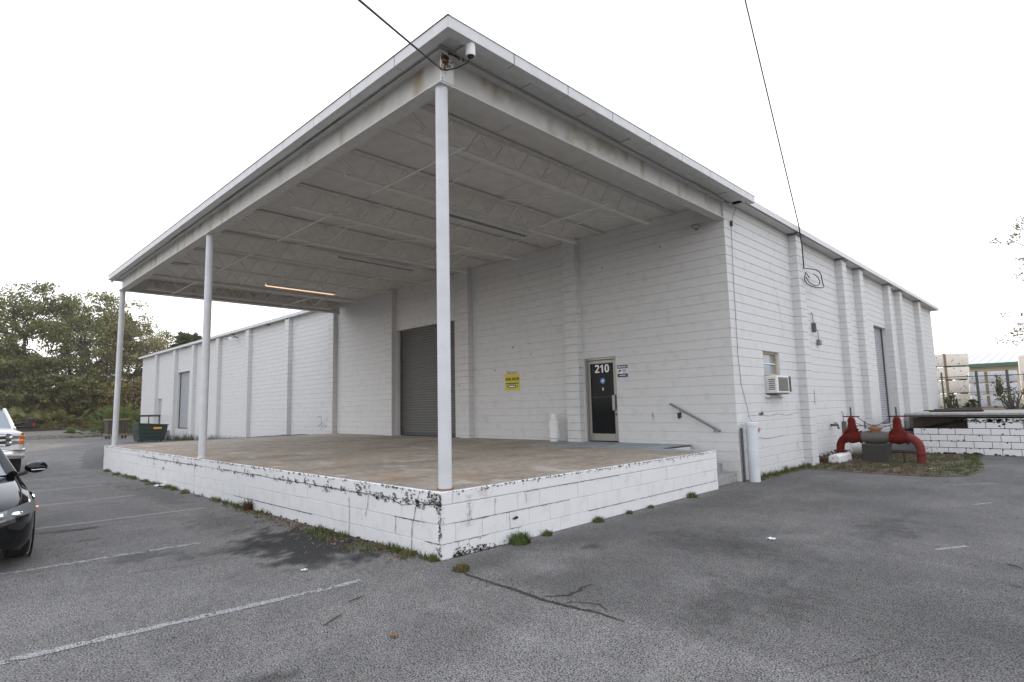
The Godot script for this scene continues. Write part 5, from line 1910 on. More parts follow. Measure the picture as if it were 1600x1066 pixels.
func build_wall_things() -> void:
	# fluorescent fittings under the canopy
	var defs := [[-11.85, true, "lit fluorescent strip light glowing warm under the canopy"], [-7.55, false, "unlit pale strip light under the middle of the canopy"], [-3.33, false, "unlit strip light with dark underside nearest the entry door"]]
	for d in defs:
		var t := thing("strip_light", d[2], "light fixture", Vector3(4.0, 5.47, d[0]), "strip lights under the canopy")
		var mb := MB.new()
		var x0 := 2.85; var x1 := 5.08
		mb.prism(PackedVector2Array([Vector2(-0.085, 0.0), Vector2(-0.045, 0.08), Vector2(0.045, 0.08), Vector2(0.085, 0.0), Vector2(0.078, 0.0), Vector2(0.04, 0.072), Vector2(-0.04, 0.072), Vector2(-0.078, 0.0)]), x1 - x0, Transform3D(Basis(Vector3(0, 0, 1), Vector3.UP, Vector3(-1, 0, 0)), Vector3(x0, 5.37, d[0])))
		obj("reflector", mb, M.tank, t)
		for s in [-1, 1]:
			mb = MB.new()
			mb.tube([Vector3(x0 + 0.02, 5.385, d[0] + s * 0.04), Vector3(x1 - 0.02, 5.385, d[0] + s * 0.04)], [0.019], 10)
			obj("tube", mb, M.tube_on if d[1] else M.tube_off, t)
		for x in [x0 + 0.3, x1 - 0.3]:
			mb = MB.new()
			mb.tube([Vector3(x, 5.45, d[0]), Vector3(x, 6.0, d[0])], [0.006], 5)
			obj("hanger", mb, M.joist, t)
		if d[1]:
			var l := AreaLight3D.new()
			l.name = "tube_glow"
			l.area_size = Vector2(2.1, 0.1)
			l.light_energy = 0.5
			l.light_color = Color(1.0, 0.74, 0.5)
			l.shadow_enabled = true
			l.area_range = 30.0
			t.add_child(l)
			l.position = Vector3(-0.03, -0.125, 0)
			l.rotation.x = -PI / 2

	# yellow notice
	var t := thing("yellow_sign", "yellow notice with bold black letters on the wall under the canopy", "sign", Vector3(W, 2.1, -6.6))
	var f := front_xf(-6.6, 2.36, 0.004)
	sheet(t, "board", f, -0.29, -0.25, 0.29, 0.22, 0.003, M.yellow)
	text(t, "lettering", "YAN AKIN", 0.085, f * Vector3(0, 0.075, 0.008), -PI / 2, M.ink, 0.01, true)
	for k in 9: sheet(t, "small_print", f, -0.255 + k * 0.057, -0.065, -0.215 + k * 0.057, -0.03, 0.008, M.ink)
	sheet(t, "blue_panel", f, -0.14, -0.18, 0.14, -0.09, 0.008, M.navy)
	sheet(t, "panel_print", f, -0.11, -0.155, 0.11, -0.115, 0.012, M.sign_white)
	for s in [-1, 1]: sheet(t, "corner_mark", f, s * 0.2 - 0.015, -0.15, s * 0.2 + 0.015, -0.1, 0.008, M.ink)
	var mb := MB.new()
	# handwriting above the board
	var hx := f * Transform3D(Basis(), Vector3(-0.2, 0.265, 0.004))
	for s in [[[0, 0.05], [0.0, -0.02]], [[0, 0.05], [0.05, 0.05]], [[0, 0.015], [0.04, 0.015]], [[0.07, 0.02], [0.1, 0.02], [0.1, -0.02], [0.07, -0.02], [0.07, 0.02]], [[0.13, 0.02], [0.13, -0.02]], [[0.13, 0.01], [0.16, 0.025]], [[0.2, 0.05], [0.2, -0.02], [0.24, -0.02]], [[0.27, 0.0], [0.3, 0.01], [0.28, 0.03], [0.265, 0.0], [0.3, -0.02]], [[0.34, 0.02], [0.32, -0.015], [0.355, -0.02], [0.35, 0.02]], [[0.41, 0.06], [0.39, 0.0]]]:
		var pts := []
		for q in s: pts.append(hx * Vector3(q[0], q[1], 0))
		mb.tube(pts, [0.005], 4)
	obj("handwriting", mb, M.ink_red, t)

	# security notice by the door
	t = thing("security_sign", "small navy and white security notice beside the glass entry door", "sign", Vector3(W, 2.3, -2.83))
	f = front_xf(-2.825, 2.445, 0.004)
	sheet(t, "board", f, -0.145, -0.145, 0.145, 0.145, 0.003, M.sign_white)
	sheet(t, "header", f, -0.145, 0.065, 0.145, 0.145, 0.008, M.navy)
	sheet(t, "footer", f, -0.145, -0.145, 0.145, -0.06, 0.008, M.navy)
	for k in 7: sheet(t, "header_print", f, -0.12 + k * 0.035, 0.09, -0.096 + k * 0.035, 0.12, 0.012, M.sign_white)
	for k in 5: sheet(t, "footer_print", f, -0.08 + k * 0.034, -0.115, -0.058 + k * 0.034, -0.09, 0.012, M.sign_white)
	mb = MB.new()
	mb.prism(PackedVector2Array([Vector2(-0.125, -0.02), Vector2(-0.1, 0.03), Vector2(-0.05, 0.035), Vector2(-0.03, 0.015), Vector2(-0.045, 0.0), Vector2(-0.085, -0.005), Vector2(-0.1, -0.035)]), 0.003, f * Transform3D(Basis(), Vector3(0, 0, 0.0085)))
	obj("camera_symbol", mb, M.ink, t)
	for k in 3: sheet(t, "small_print", f, 0.0, -0.03 + k * 0.03, 0.11, -0.018 + k * 0.03, 0.008, M.pipe_grey)

	# handrail
	t = thing("handrail", "sloping dark steel handrail fixed to the wall above the steps", "handrail", Vector3(W, 1.0, -1.0))
	mb = MB.new()
	mb.tube([Vector3(W - 0.07, 1.63, -1.56), Vector3(W - 0.07, 1.03, -0.42)], [0.024], 12)
	obj("rail", mb, M.grey_steel, t)
	for q in [[1.5, -1.33], [1.09, -0.55]]:
		mb = MB.new()
		mb.tube([Vector3(W - 0.07, q[0] - 0.01, q[1]), Vector3(W - 0.06, q[0] - 0.06, q[1]), Vector3(W - 0.002, q[0] - 0.07, q[1])], [0.01], 6)
		obj("bracket", mb, M.grey_steel, t)
	t = thing("outlet_box", "small black open outlet box on the wall below the handrail", "outlet box", Vector3(W, 1.35, -1.36))
	mb = MB.new()
	mb.bx(W - 0.02, 1.32, -1.42, W + 0.0, 1.43, -1.33, 0.004)
	obj("plate", mb, M.black, t)
	mb = MB.new()
	mb.bx(W - 0.045, 1.30, -1.4, W - 0.02, 1.355, -1.36, 0.004)
	obj("flap", mb, M.black, t)

	# propane cylinder
	t = thing("propane_cylinder", "white propane cylinder standing on the dock beside the entry door's pilaster", "gas cylinder", Vector3(7.5, H, -4.78))
	t.scale = Vector3(0.9, 0.82, 0.9)
	var prof := [[0.0, 0.0], [0.115, 0.0], [0.12, 0.01], [0.12, 0.06], [0.108, 0.075], [0.14, 0.09], [0.152, 0.12], [0.152, 0.6], [0.145, 0.64], [0.12, 0.675], [0.07, 0.695], [0.0, 0.7]]
	mb = MB.new(); mb.lathe(prof, T(Vector3(7.5, H, -4.78)), 28)
	obj("body", mb, M.tank, t)
	mb = MB.new()
	for k in 22:
		# guard collar with a gap for the valve
		if k >= 15 and k <= 18: continue
		var a0 := TAU * k / 22; var a1 := TAU * (k + 1) / 22
		var c := Vector3(7.5, H + 0.67, -4.78)
		var p0 := c + Vector3(cos(a0), 0, sin(a0)) * 0.105; var p1 := c + Vector3(cos(a1), 0, sin(a1)) * 0.105
		var up := Vector3(0, 0.2, 0)
		mb.quad(p1, p0, p0 + up, p1 + up)
	mb.tube([Vector3(7.395, H + 0.87, -4.78), Vector3(7.43, H + 0.87, -4.72), Vector3(7.5, H + 0.87, -4.675), Vector3(7.57, H + 0.87, -4.71), Vector3(7.605, H + 0.87, -4.78)], [0.01], 6)
	mb.tube([Vector3(7.395, H + 0.87, -4.78), Vector3(7.43, H + 0.87, -4.85), Vector3(7.5, H + 0.87, -4.885), Vector3(7.57, H + 0.87, -4.85), Vector3(7.605, H + 0.87, -4.78)], [0.01], 6)
	obj("collar", mb, M.tank, t)
	mb = MB.new()
	mb.tube([Vector3(7.5, H + 0.68, -4.78), Vector3(7.5, H + 0.8, -4.78)], [0.02], 8)
	mb.tube([Vector3(7.44, H + 0.76, -4.78), Vector3(7.56, H + 0.76, -4.78)], [0.014], 8)
	mb.lathe([[0.0, 0.8], [0.035, 0.8], [0.035, 0.82], [0.0, 0.82]], T(Vector3(7.5, H, -4.78)), 12)
	obj("valve", mb, M.copper, t)

	# window air conditioner on the side wall
	t = thing("air_conditioner", "white window air conditioner sticking out of the side wall", "air conditioner", Vector3(9.95, 1.8, ZS))
	mb = MB.new()
	mb.bx(9.55, 1.82, ZS - 0.05, 10.32, 2.22, ZS + 0.24, 0.015)
	obj("casing", mb, M.tank, t)
	mb = MB.new()
	mb.bx(9.66, 1.87, ZS + 0.241, 10.24, 2.18, ZS + 0.247)
	var grl := obj("grille_panel", mb, M.pipe_grey, t)
	for k in 9:
		mb = MB.new()
		mb.bx(9.68 + k * 0.062, 1.88, ZS + 0.248, 9.71 + k * 0.062, 2.17, ZS + 0.256)
		obj("louvre", mb, M.alum, grl)
	for k in 6:
		mb = MB.new()
		mb.bx(9.543, 1.9 + k * 0.045, ZS + 0.06, 9.549, 1.92 + k * 0.045, ZS + 0.2)
		obj("side_louvre", mb, M.pipe_grey, t)
	mb = MB.new()
	mb.bx(9.56, 1.79, ZS, 10.3, 1.82, ZS + 0.22, 0.004)
	obj("base_tray", mb, M.dark_steel, t)
	t = thing("vent_cover", "flat grey vent cover on the side wall next to the air conditioner", "vent", Vector3(10.85, 1.85, ZS))
	mb = MB.new()
	mb.bx(10.6, 1.86, ZS, 11.06, 2.24, ZS + 0.03, 0.006)
	obj("frame", mb, M.pipe_grey, t)
	for k in 8:
		mb = MB.new()
		mb.box(T(Vector3(10.83, 1.9 + k * 0.043, ZS + 0.034), 0, 0.6), Vector3(0.4, 0.03, 0.006))
		obj("slat", mb, M.pipe_grey, t)

	# white pipe standing at the corner
	t = thing("cable_guard_pipe", "tall white capped pipe standing against the warehouse's near corner", "pipe", Vector3(8.1, 0, 0.11))
	mb = MB.new()
	mb.lathe([[0.0, 0.0], [0.112, 0.0], [0.112, 1.14]], T(Vector3(8.1, 0, 0.11)), 26)
	obj("pipe", mb, M.pvc, t)
	mb = MB.new()
	mb.lathe([[0.112, 1.13], [0.124, 1.13], [0.124, 1.2], [0.112, 1.215], [0.0, 1.22]], T(Vector3(8.1, 0, 0.11)), 26)
	obj("cap", mb, M.pvc, t)
	mb = MB.new()
	mb.bx(8.16, 1.0, 0.228, 8.19, 1.1, 0.242)
	obj("label", mb, M.ink_red, t)
	mb = MB.new()
	mb.tube([Vector3(7.93, 0.0, -0.03), Vector3(7.93, 1.1, -0.03)], [0.028], 8)
	obj("drain_line", mb, M.dark_steel, t)

	# lamps
	t = thing("flood_lamp", "small floodlight high on the wall of the far wing", "lamp", Vector3(W, 5.6, -27.6))
	mb = MB.new()
	mb.tube([Vector3(W, 5.75, -27.6), Vector3(W - 0.25, 5.78, -27.6)], [0.03], 8)
	obj("arm", mb, M.grey_steel, t)
	mb = MB.new()
	mb.lathe([[0.0, 0.16], [0.09, 0.14], [0.13, 0.0], [0.12, 0.0], [0.08, 0.12]], Transform3D(Basis(Vector3.BACK, 0.7), Vector3(W - 0.36, 5.6, -27.6)), 16)
	obj("shade", mb, M.tank, t)
	t = thing("flood_lamp", "small pale floodlight on the wall under the canopy girder", "lamp", Vector3(W, 5.5, -0.7))
	mb = MB.new()
	mb.tube([Vector3(W, 5.5, -0.7), Vector3(W - 0.1, 5.5, -0.7)], [0.03], 8)
	obj("base", mb, M.grey_steel, t)
	mb = MB.new()
	mb.box(T(Vector3(W - 0.16, 5.52, -0.66), 0.3, 0, 0.25), Vector3(0.12, 0.09, 0.17), 0.02)
	obj("head", mb, M.alum, t)
	# service head under the roof edge
	t = thing("cable_fitting", "white round cable fitting hanging under the canopy's corner", "cable fitting", Vector3(0.22, 5.78, 0.345))
	mb = MB.new()
	mb.lathe([[0.045, 5.77], [0.058, 5.77], [0.058, 5.925], [0.0, 5.925]], T(Vector3(0.22, 0, 0.345)), 18)
	obj("housing", mb, M.tank, t)
	mb = MB.new()
	mb.lathe([[0.0, 5.76], [0.035, 5.76], [0.04, 5.8]], T(Vector3(0.22, 0, 0.345)), 14)
	obj("insulator", mb, M.black, t)

	# fittings on the side wall
	for q in [[13.08, 3.63, 0.1, 0.26, "dark electrical fitting high on the side wall between two pilasters", M.pipe_grey], [13.42, 3.24, 0.14, 0.16, "small grey conduit box below the dark electrical fitting", M.grey_steel], [12.5, 1.72, 0.06, 0.42, "narrow dark meter strip on the side wall beyond the first pilaster", M.dark_steel], [15.1, 0.8, 0.16, 0.4, "grey box low on the side wall behind the red pipes", M.pipe_grey]]:
		t = thing("wall_box", q[4], "electrical box", Vector3(q[0], q[1], ZS))
		mb = MB.new()
		mb.bx(q[0] - q[2] / 2, q[1] - q[3] / 2, ZS, q[0] + q[2] / 2, q[1] + q[3] / 2, ZS + 0.09, 0.012)
		obj("case", mb, q[5], t)
		mb = MB.new()
		mb.bx(q[0] - q[2] / 2 + 0.012, q[1] - q[3] / 2 + 0.02, ZS + 0.091, q[0] + q[2] / 2 - 0.012, q[1] + q[3] / 2 - 0.02, ZS + 0.1, 0.003)
		obj("cover", mb, q[5], t)
		mb = MB.new()
		mb.tube([Vector3(q[0], q[1] + q[3] / 2, ZS + 0.04), Vector3(q[0], q[1] + q[3] / 2 + 0.25, ZS + 0.04), Vector3(q[0], q[1] + q[3] / 2 + 0.3, ZS - 0.01)], [0.012], 6)
		obj("conduit", mb, M.grey_steel, t)
	# pipe stub with fittings low on the side wall
	t = thing("pipe_stub", "dark pipe stub with fittings low on the side wall", "pipe stub", Vector3(14.1, 0.9, ZS))
	mb = MB.new()
	mb.tube([Vector3(14.0, 0.93, ZS - 0.01), Vector3(14.0, 0.93, ZS + 0.18), Vector3(14.0, 0.82, ZS + 0.2)], [0.035, 0.035, 0.03], 8)
	obj("pipe", mb, M.dark_steel, t)
	mb = MB.new()
	mb.tube([Vector3(13.85, 0.95, ZS + 0.12), Vector3(14.2, 0.95, ZS + 0.12)], [0.02], 8)
	mb.lathe([[0.0, 0.0], [0.05, 0.0], [0.05, 0.02], [0.0, 0.02]], T(Vector3(14.0, 0.98, ZS + 0.12)), 10)
	obj("valve", mb, M.pipe_grey, t)
	# marks on the walls: drips, cracks and scuffs
	var wh: Node = get_node("warehouse")
	var sx := Transform3D(Basis(), Vector3(0, 0, ZS + 0.002))
	for c in [[[8.4, 1.33], [9.0, 1.34], [9.6, 1.3], [10.1, 1.34], [10.7, 1.29], [11.3, 1.33], [11.7, 1.32]], [[8.55, 1.02], [8.9, 1.0], [9.1, 1.05]], [[8.9, 0.86], [9.3, 0.8], [10.4, 0.82]], [[11.2, 0.3], [11.22, 0.62], [11.45, 0.3]], [[9.9, 0.1], [9.9, 0.42]], [[10.3, 4.9], [10.6, 4.3], [10.75, 3.8], [10.9, 3.1]]]:
		wall_crack(wh, sx, c, 0.009)
	mb = MB.new()
	for k in 40: blob(mb, sx, 9.15 + rng.randfn(0, 0.06), 1.34 + absf(rng.randfn(0, 0.03)), rng.randf_range(0.008, 0.03))
	for k in 70: blob(mb, sx, rng.randf_range(12.3, 16), rng.randf_range(0.3, 1.2), rng.randf_range(0.004, 0.014))
	for k in 90:
		var x := 13.0 + rng.randfn(0, 0.12)
		blob(mb, sx, x, rng.randf_range(2.6, 4.9), rng.randf_range(0.002, 0.006), 0.5)
	obj("lost_paint", mb, M.pipe_grey, wh).set_meta("kind", "stuff")
	var fx := Transform3D(Basis(Vector3(0, 0, 1), Vector3.UP, Vector3(-1, 0, 0)), Vector3(W - 0.002, 0, 0))
	mb = MB.new()
	for q in [[-7.85, 1.32, 0.11], [-7.7, 1.3, 0.06], [-7.2, 1.78, 0.12], [-5.6, 1.55, 0.1], [-5.3, 1.3, 0.08], [-14.9, 1.6, 0.1]]:
		for k in 130: blob(mb, fx, q[0] + rng.randfn(0, q[2]), q[1] + rng.randfn(0, q[2]), rng.randf_range(0.0015, 0.006))
	obj("scuff", mb, M.pipe_grey, wh).set_meta("kind", "stuff")
	mb = MB.new()
	for k in 60: blob(mb, fx, -2.05 + rng.randfn(0, 0.02), 1.37 + rng.randfn(0, 0.04), rng.randf_range(0.003, 0.01))
	obj("red_smear", mb, M.ink_red, wh).set_meta("kind", "stuff")
	mb = MB.new()
	for q in [[-8.95, 2.35], [-8.85, 2.34], [-13.0, 2.2], [-5.9, 3.4], [-5.85, 3.1], [-7.35, 3.0], [-7.3, 2.72], [-6.55, 3.35], [-1.65, 5.3], [-3.3, 5.1]]: blob(mb, fx, q[0], q[1], 0.022, 1.5)
	for k in 170: blob(mb, fx, -16.72 - absf(rng.randfn(0, 1.3)), 0.9 + absf(rng.randfn(0, 0.25)), rng.randf_range(0.004, 0.02))
	obj("chipped_spot", mb, M.chip, wh).set_meta("kind", "stuff")
	for c in [[[-17.0, 1.0], [-17.3, 1.1], [-17.6, 1.0], [-17.9, 1.15], [-18.3, 1.0]], [[-17.2, 1.35], [-17.5, 1.4], [-17.5, 1.2]], [[-18.0, 0.8], [-18.0, 1.4], [-18.4, 1.4]]]:
		wall_crack(wh, fx, c, 0.02)

# ================================================================ fire-main backflow assembly
func build_backflow() -> void:
	var t := thing("backflow_assembly", "red fire-main pipes with two gate valves rising from the weeds", "pipework", Vector3(13.4, 0, 1.1))
	var x := 13.5
	var hy := 0.64
	# risers with elbows
	for q in [[0.26, 0.5, M.red, 1.0], [2.07, 1.72, M.red_faded, -1.0]]:
		var z0: float = q[0]; var z1: float = q[1]
		var s: float = q[3]
		var pts := [Vector3(x, -0.1, z0), Vector3(x, 0.34, z0)]
		for k in 6:
			var a := PI / 2 * (k + 1) / 6
			pts.append(Vector3(x, 0.34 + 0.3 * sin(a), z0 + s * 0.24 * (1 - cos(a))))
		var mb := MB.new()
		mb.tube(pts, [0.1], 16)
		var el := obj("elbow_pipe", mb, q[2], t)
		mb = MB.new()
		mb.lathe([[0.0, 0.0], [0.16, 0.0], [0.16, 0.035], [0.0, 0.035]], T(Vector3(x, 0.25, z0)), 20)
		obj("flange", mb, q[2], el)
		mb = MB.new()
		mb.lathe([[0.0, 0.0], [0.165, 0.0], [0.165, 0.04], [0.0, 0.04]], Transform3D(Basis(Vector3.RIGHT, s * PI / 2), Vector3(x, hy, z0 + s * 0.24)), 20)
		obj("flange", mb, M.red, el)
	# gate valves
	for z in [0.58, 1.62]:
		var mb := MB.new()
		mb.tube([Vector3(x, hy, z - 0.17), Vector3(x, hy, z - 0.1), Vector3(x, hy, z), Vector3(x, hy, z + 0.1), Vector3(x, hy, z + 0.17)], [0.125, 0.15, 0.175, 0.15, 0.125], 18)
		mb.lathe([[0.15, hy], [0.15, hy + 0.16], [0.12, hy + 0.2], [0.095, hy + 0.36], [0.08, hy + 0.48], [0.05, hy + 0.52], [0.0, hy + 0.52]], T(Vector3(x, 0, z)), 18)
		var v := obj("gate_valve", mb, M.red, t)
		for y in [hy + 0.18, hy + 0.4]:
			mb = MB.new()
			mb.lathe([[0.0, y], [0.155 if y < 0.9 else 0.1, y], [0.155 if y < 0.9 else 0.1, y + 0.035], [0.0, y + 0.035]], T(Vector3(x, 0, z)), 18)
			obj("flange", mb, M.red, v)
		for s in [-1, 1]:
			mb = MB.new()
			mb.lathe([[0.0, 0.0], [0.17, 0.0], [0.17, 0.035], [0.0, 0.035]], Transform3D(Basis(Vector3.RIGHT, PI / 2), Vector3(x, hy, z + s * 0.18)), 18)
			obj("flange", mb, M.red, v)
		mb = MB.new()
		mb.tube([Vector3(x, hy + 0.5, z), Vector3(x, 1.42, z)], [0.022], 8)
		obj("stem", mb, M.dark_steel, v)
		mb = MB.new()
		var ring := []
		for k in 21: ring.append(Vector3(x + 0.19 * cos(TAU * k / 20), 1.18, z + 0.19 * sin(TAU * k / 20)))
		mb.tube(ring, [0.014], 6, false)
		for k in 4: mb.tube([Vector3(x, 1.18, z), Vector3(x + 0.19 * cos(TAU * k / 4 + 0.4), 1.18, z + 0.19 * sin(TAU * k / 4 + 0.4))], [0.01], 5)
		obj("handwheel", mb, M.red, v)
	# check valve body between them
	var mb := MB.new()
	mb.tube([Vector3(x, hy, 0.76), Vector3(x, hy, 0.86), Vector3(x, hy, 1.1), Vector3(x, hy, 1.34), Vector3(x, hy, 1.44)], [0.12, 0.15, 0.17, 0.15, 0.12], 18)
	var cv := obj("check_valve", mb, M.pipe_grey, t)
	mb = MB.new()
	mb.lathe([[0.12, hy + 0.1], [0.12, hy + 0.2], [0.16, hy + 0.2], [0.16, hy + 0.24], [0.1, hy + 0.28], [0.0, hy + 0.3]], T(Vector3(x, 0, 1.12)), 18)
	obj("cover", mb, M.copper, cv)
	mb = MB.new()
	mb.bx(x - 0.22, 0, 0.82, x + 0.2, 0.48, 1.42, 0.02)
	obj("concrete_support", mb, M.support, t)
	# small copper by-pass line and chain
	mb = MB.new()
	mb.tube([Vector3(x - 0.1, hy + 0.22, 0.72), Vector3(x - 0.12, hy + 0.3, 0.72), Vector3(x - 0.12, hy + 0.3, 1.5), Vector3(x - 0.1, hy + 0.2, 1.5)], [0.014], 6)
	mb.tube([Vector3(x - 0.12, hy + 0.22, 0.92), Vector3(x - 0.12, hy + 0.42, 0.92)], [0.018], 6)
	obj("bypass_pipe", mb, M.dark_steel, t)
	mb = MB.new()
	var c1 := []; var c2 := []
	for k in 13:
		var s := k / 12.0
		c1.append(Vector3(x, lerpf(1.17, 1.17, s) - 0.22 * sin(PI * s), lerpf(0.72, 1.5, s)))
		c2.append(Vector3(x + 0.02, lerpf(1.02, 1.0, s) - 0.14 * sin(PI * s), lerpf(0.66, 1.55, s)))
	mb.tube(c1, [0.009], 5); mb.tube(c2, [0.009], 5)
	obj("chain", mb, M.dark_steel, t)
	mb = MB.new()
	mb.tube([Vector3(x - 0.05, 0.0, 1.72), Vector3(x - 0.05, 0.3, 1.72)], [0.03], 8)
	mb.tube([Vector3(x - 0.05, 0.3, 1.45), Vector3(x - 0.05, 0.3, 2.0)], [0.04], 8)
	obj("support_stand", mb, M.rail, t)
	# white trough and debris against the wall
	t = thing("white_trough", "overturned white plastic trough leaning among leaves beside the left red riser", "trough", Vector3(12.9, 0, 0.16))
	mb = MB.new()
	mb.prism(PackedVector2Array([Vector2(-0.13, 0.0), Vector2(-0.12, 0.16), Vector2(-0.08, 0.2), Vector2(0.08, 0.2), Vector2(0.12, 0.16), Vector2(0.13, 0.0)]), 1.1, Transform3D(Basis(Vector3(0, 0, 1), Vector3.UP, Vector3(-1, 0, 0)), Vector3(12.5, 0.02, 0.36)))
	obj("shell", mb, M.paper, t)
	t = thing("white_bucket", "white plastic bucket lying on its side behind the left red riser", "bucket", Vector3(14.6, 0, 0.5))
	mb = MB.new()
	mb.lathe([[0.0, 0.0], [0.19, 0.0], [0.23, 0.42], [0.25, 0.42], [0.25, 0.46], [0.22, 0.46], [0.18, 0.02]], Transform3D(Basis(Vector3.RIGHT, PI / 2 - 0.1), Vector3(14.6, 0.26, 0.3)), 20)
	obj("shell", mb, M.paper, t)
	mb = MB.new()
	var hp := []
	for k in 9: hp.append(Vector3(14.6 + 0.25 * cos(PI * k / 8), 0.27 - 0.2 * sin(PI * k / 8), 0.76))
	mb.tube(hp, [0.006], 5)
	obj("handle", mb, M.grey_steel, t)
	t = thing("blue_tarp", "crumpled bright blue plastic lying at the left red riser's foot", "plastic sheet", Vector3(13.3, 0, 0.4))
	mb = MB.new()
	var rows := []
	for i in 10:
		var row := []
		for j in 10:
			var e := 1.0 - maxf(absf(i - 4.5), absf(j - 4.5)) / 4.5
			row.append(Vector3(13.12 + i * 0.04, 0.012 + 0.09 * e * (0.5 + noise_c.get_noise_2d(i * 0.21, j * 0.21)), 0.28 + j * 0.03))
		rows.append(row)
	mb.grid(rows)
	obj("crumpled_sheet", mb, M.blue_tarp, t)

# ================================================================ corner with the rubbish container
func build_dumpster_corner() -> void:
	var t := thing("dumpster", "dark green metal dumpster with yellow decal beside the far wing", "dumpster", Vector3(5.95, 0, -36.3))
	var P := PackedVector2Array([Vector2(-0.7, 0.08), Vector2(0.62, 0.08), Vector2(0.78, 0.85), Vector2(0.78, 1.0), Vector2(-0.78, 1.12), Vector2(-0.78, 0.6)])
	var mb := MB.new()
	mb.prism(P, 1.35, Transform3D(Basis(), Vector3(5.95, 0, -35.6)))
	var body := obj("container", mb, M.dumpster, t)
	for y in [0.35, 0.55, 0.75]:
		mb = MB.new()
		mb.bx(5.3, y, -35.6, 6.5, y + 0.05, -35.56, 0.008)
		obj("rib", mb, M.dumpster, body)
	mb = MB.new()
	mb.box(Transform3D(Basis(Vector3.BACK, -0.077), Vector3(5.95, 1.085, -36.27)), Vector3(1.66, 0.05, 1.5), 0.012)
	obj("lid", mb, M.lid, t)
	mb = MB.new()
	mb.bx(5.95, 0.78, -35.56, 6.4, 0.9, -35.548)
	obj("decal", mb, M.decal, body)
	for s in [-1, 1]:
		mb = MB.new()
		mb.bx(5.95 + s * 0.72 - 0.06, 0.55, -36.2, 5.95 + s * 0.72 + 0.06, 0.7, -35.7, 0.01)
		obj("fork_pocket", mb, M.dumpster, body)
		for z in [-35.8, -36.75]:
			mb = MB.new()
			mb.lathe([[0.0, -0.03], [0.07, -0.03], [0.07, 0.03], [0.0, 0.03]], Transform3D(Basis(Vector3.BACK, PI / 2), Vector3(5.95 + s * 0.5, 0.07, z)), 12)
			obj("caster", mb, M.rubber, t)
	# weathered wooden bin behind it
	t = thing("wooden_bin", "weathered brown wooden bin on a pallet behind the green dumpster", "bin", Vector3(6.0, 0, -45.5))
	for k in 6:
		for s in [0, 1]:
			mb = MB.new()
			var z: float = -44.9 - s * 1.2
			mb.bx(5.4 + k * 0.2, 0.35, z, 5.59 + k * 0.2, 1.3, z + 0.03, 0.004)
			obj("board", mb, M.wood, t)
			mb = MB.new()
			mb.bx(5.4 + s * 1.17, 0.35, -46.05 + k * 0.2, 5.43 + s * 1.17, 1.3, -45.86 + k * 0.2, 0.004)
			obj("board", mb, M.wood, t)
	mb = MB.new()
	mb.bx(5.3, 1.32, -46.2, 6.7, 1.4, -44.75, 0.01)
	obj("lid", mb, M.wood_pale, t)
	mb = MB.new()
	mb.bx(5.35, 0.2, -46.1, 6.65, 0.34, -44.85, 0.005)
	obj("pallet", mb, M.wood_pale, t)
	for q in [[5.5, -45.0], [6.5, -45.0], [5.5, -45.95], [6.5, -45.95]]:
		mb = MB.new()
		mb.bx(q[0] - 0.06, 0, q[1] - 0.06, q[0] + 0.06, 0.2, q[1] + 0.06, 0.005)
		obj("foot", mb, M.wood, t)
	# landing with a dark rail before the far steel door
	t = thing("door_landing", "concrete landing with dark steel guard rail before the far steel door", "landing", Vector3(7.3, 0, -41.8))
	mb = MB.new()
	mb.bx(6.9, 0, -43.4, W - 0.012, 0.6, -38.6, 0.01)
	obj("platform", mb, M.concrete, t)
	mb = MB.new()
	mb.bx(6.94, 1.52, -43.5, 7.02, 1.66, -38.4, 0.01)
	obj("top_rail", mb, M.rail, t)
	for z in [-43.3, -41.0, -38.5]:
		mb = MB.new()
		mb.bx(6.95, 0.6, z - 0.03, 7.01, 1.52, z + 0.03, 0.005)
		obj("rail_post", mb, M.rail, t)

# ================================================================ overhead lines
func catenary(a: Vector3, b: Vector3, sag: float, n := 24) -> Array:
	var p := []
	for k in n + 1:
		var s := k / float(n)
		p.append(a.lerp(b, s) - Vector3(0, sag * 4 * s * (1 - s), 0))
	return p

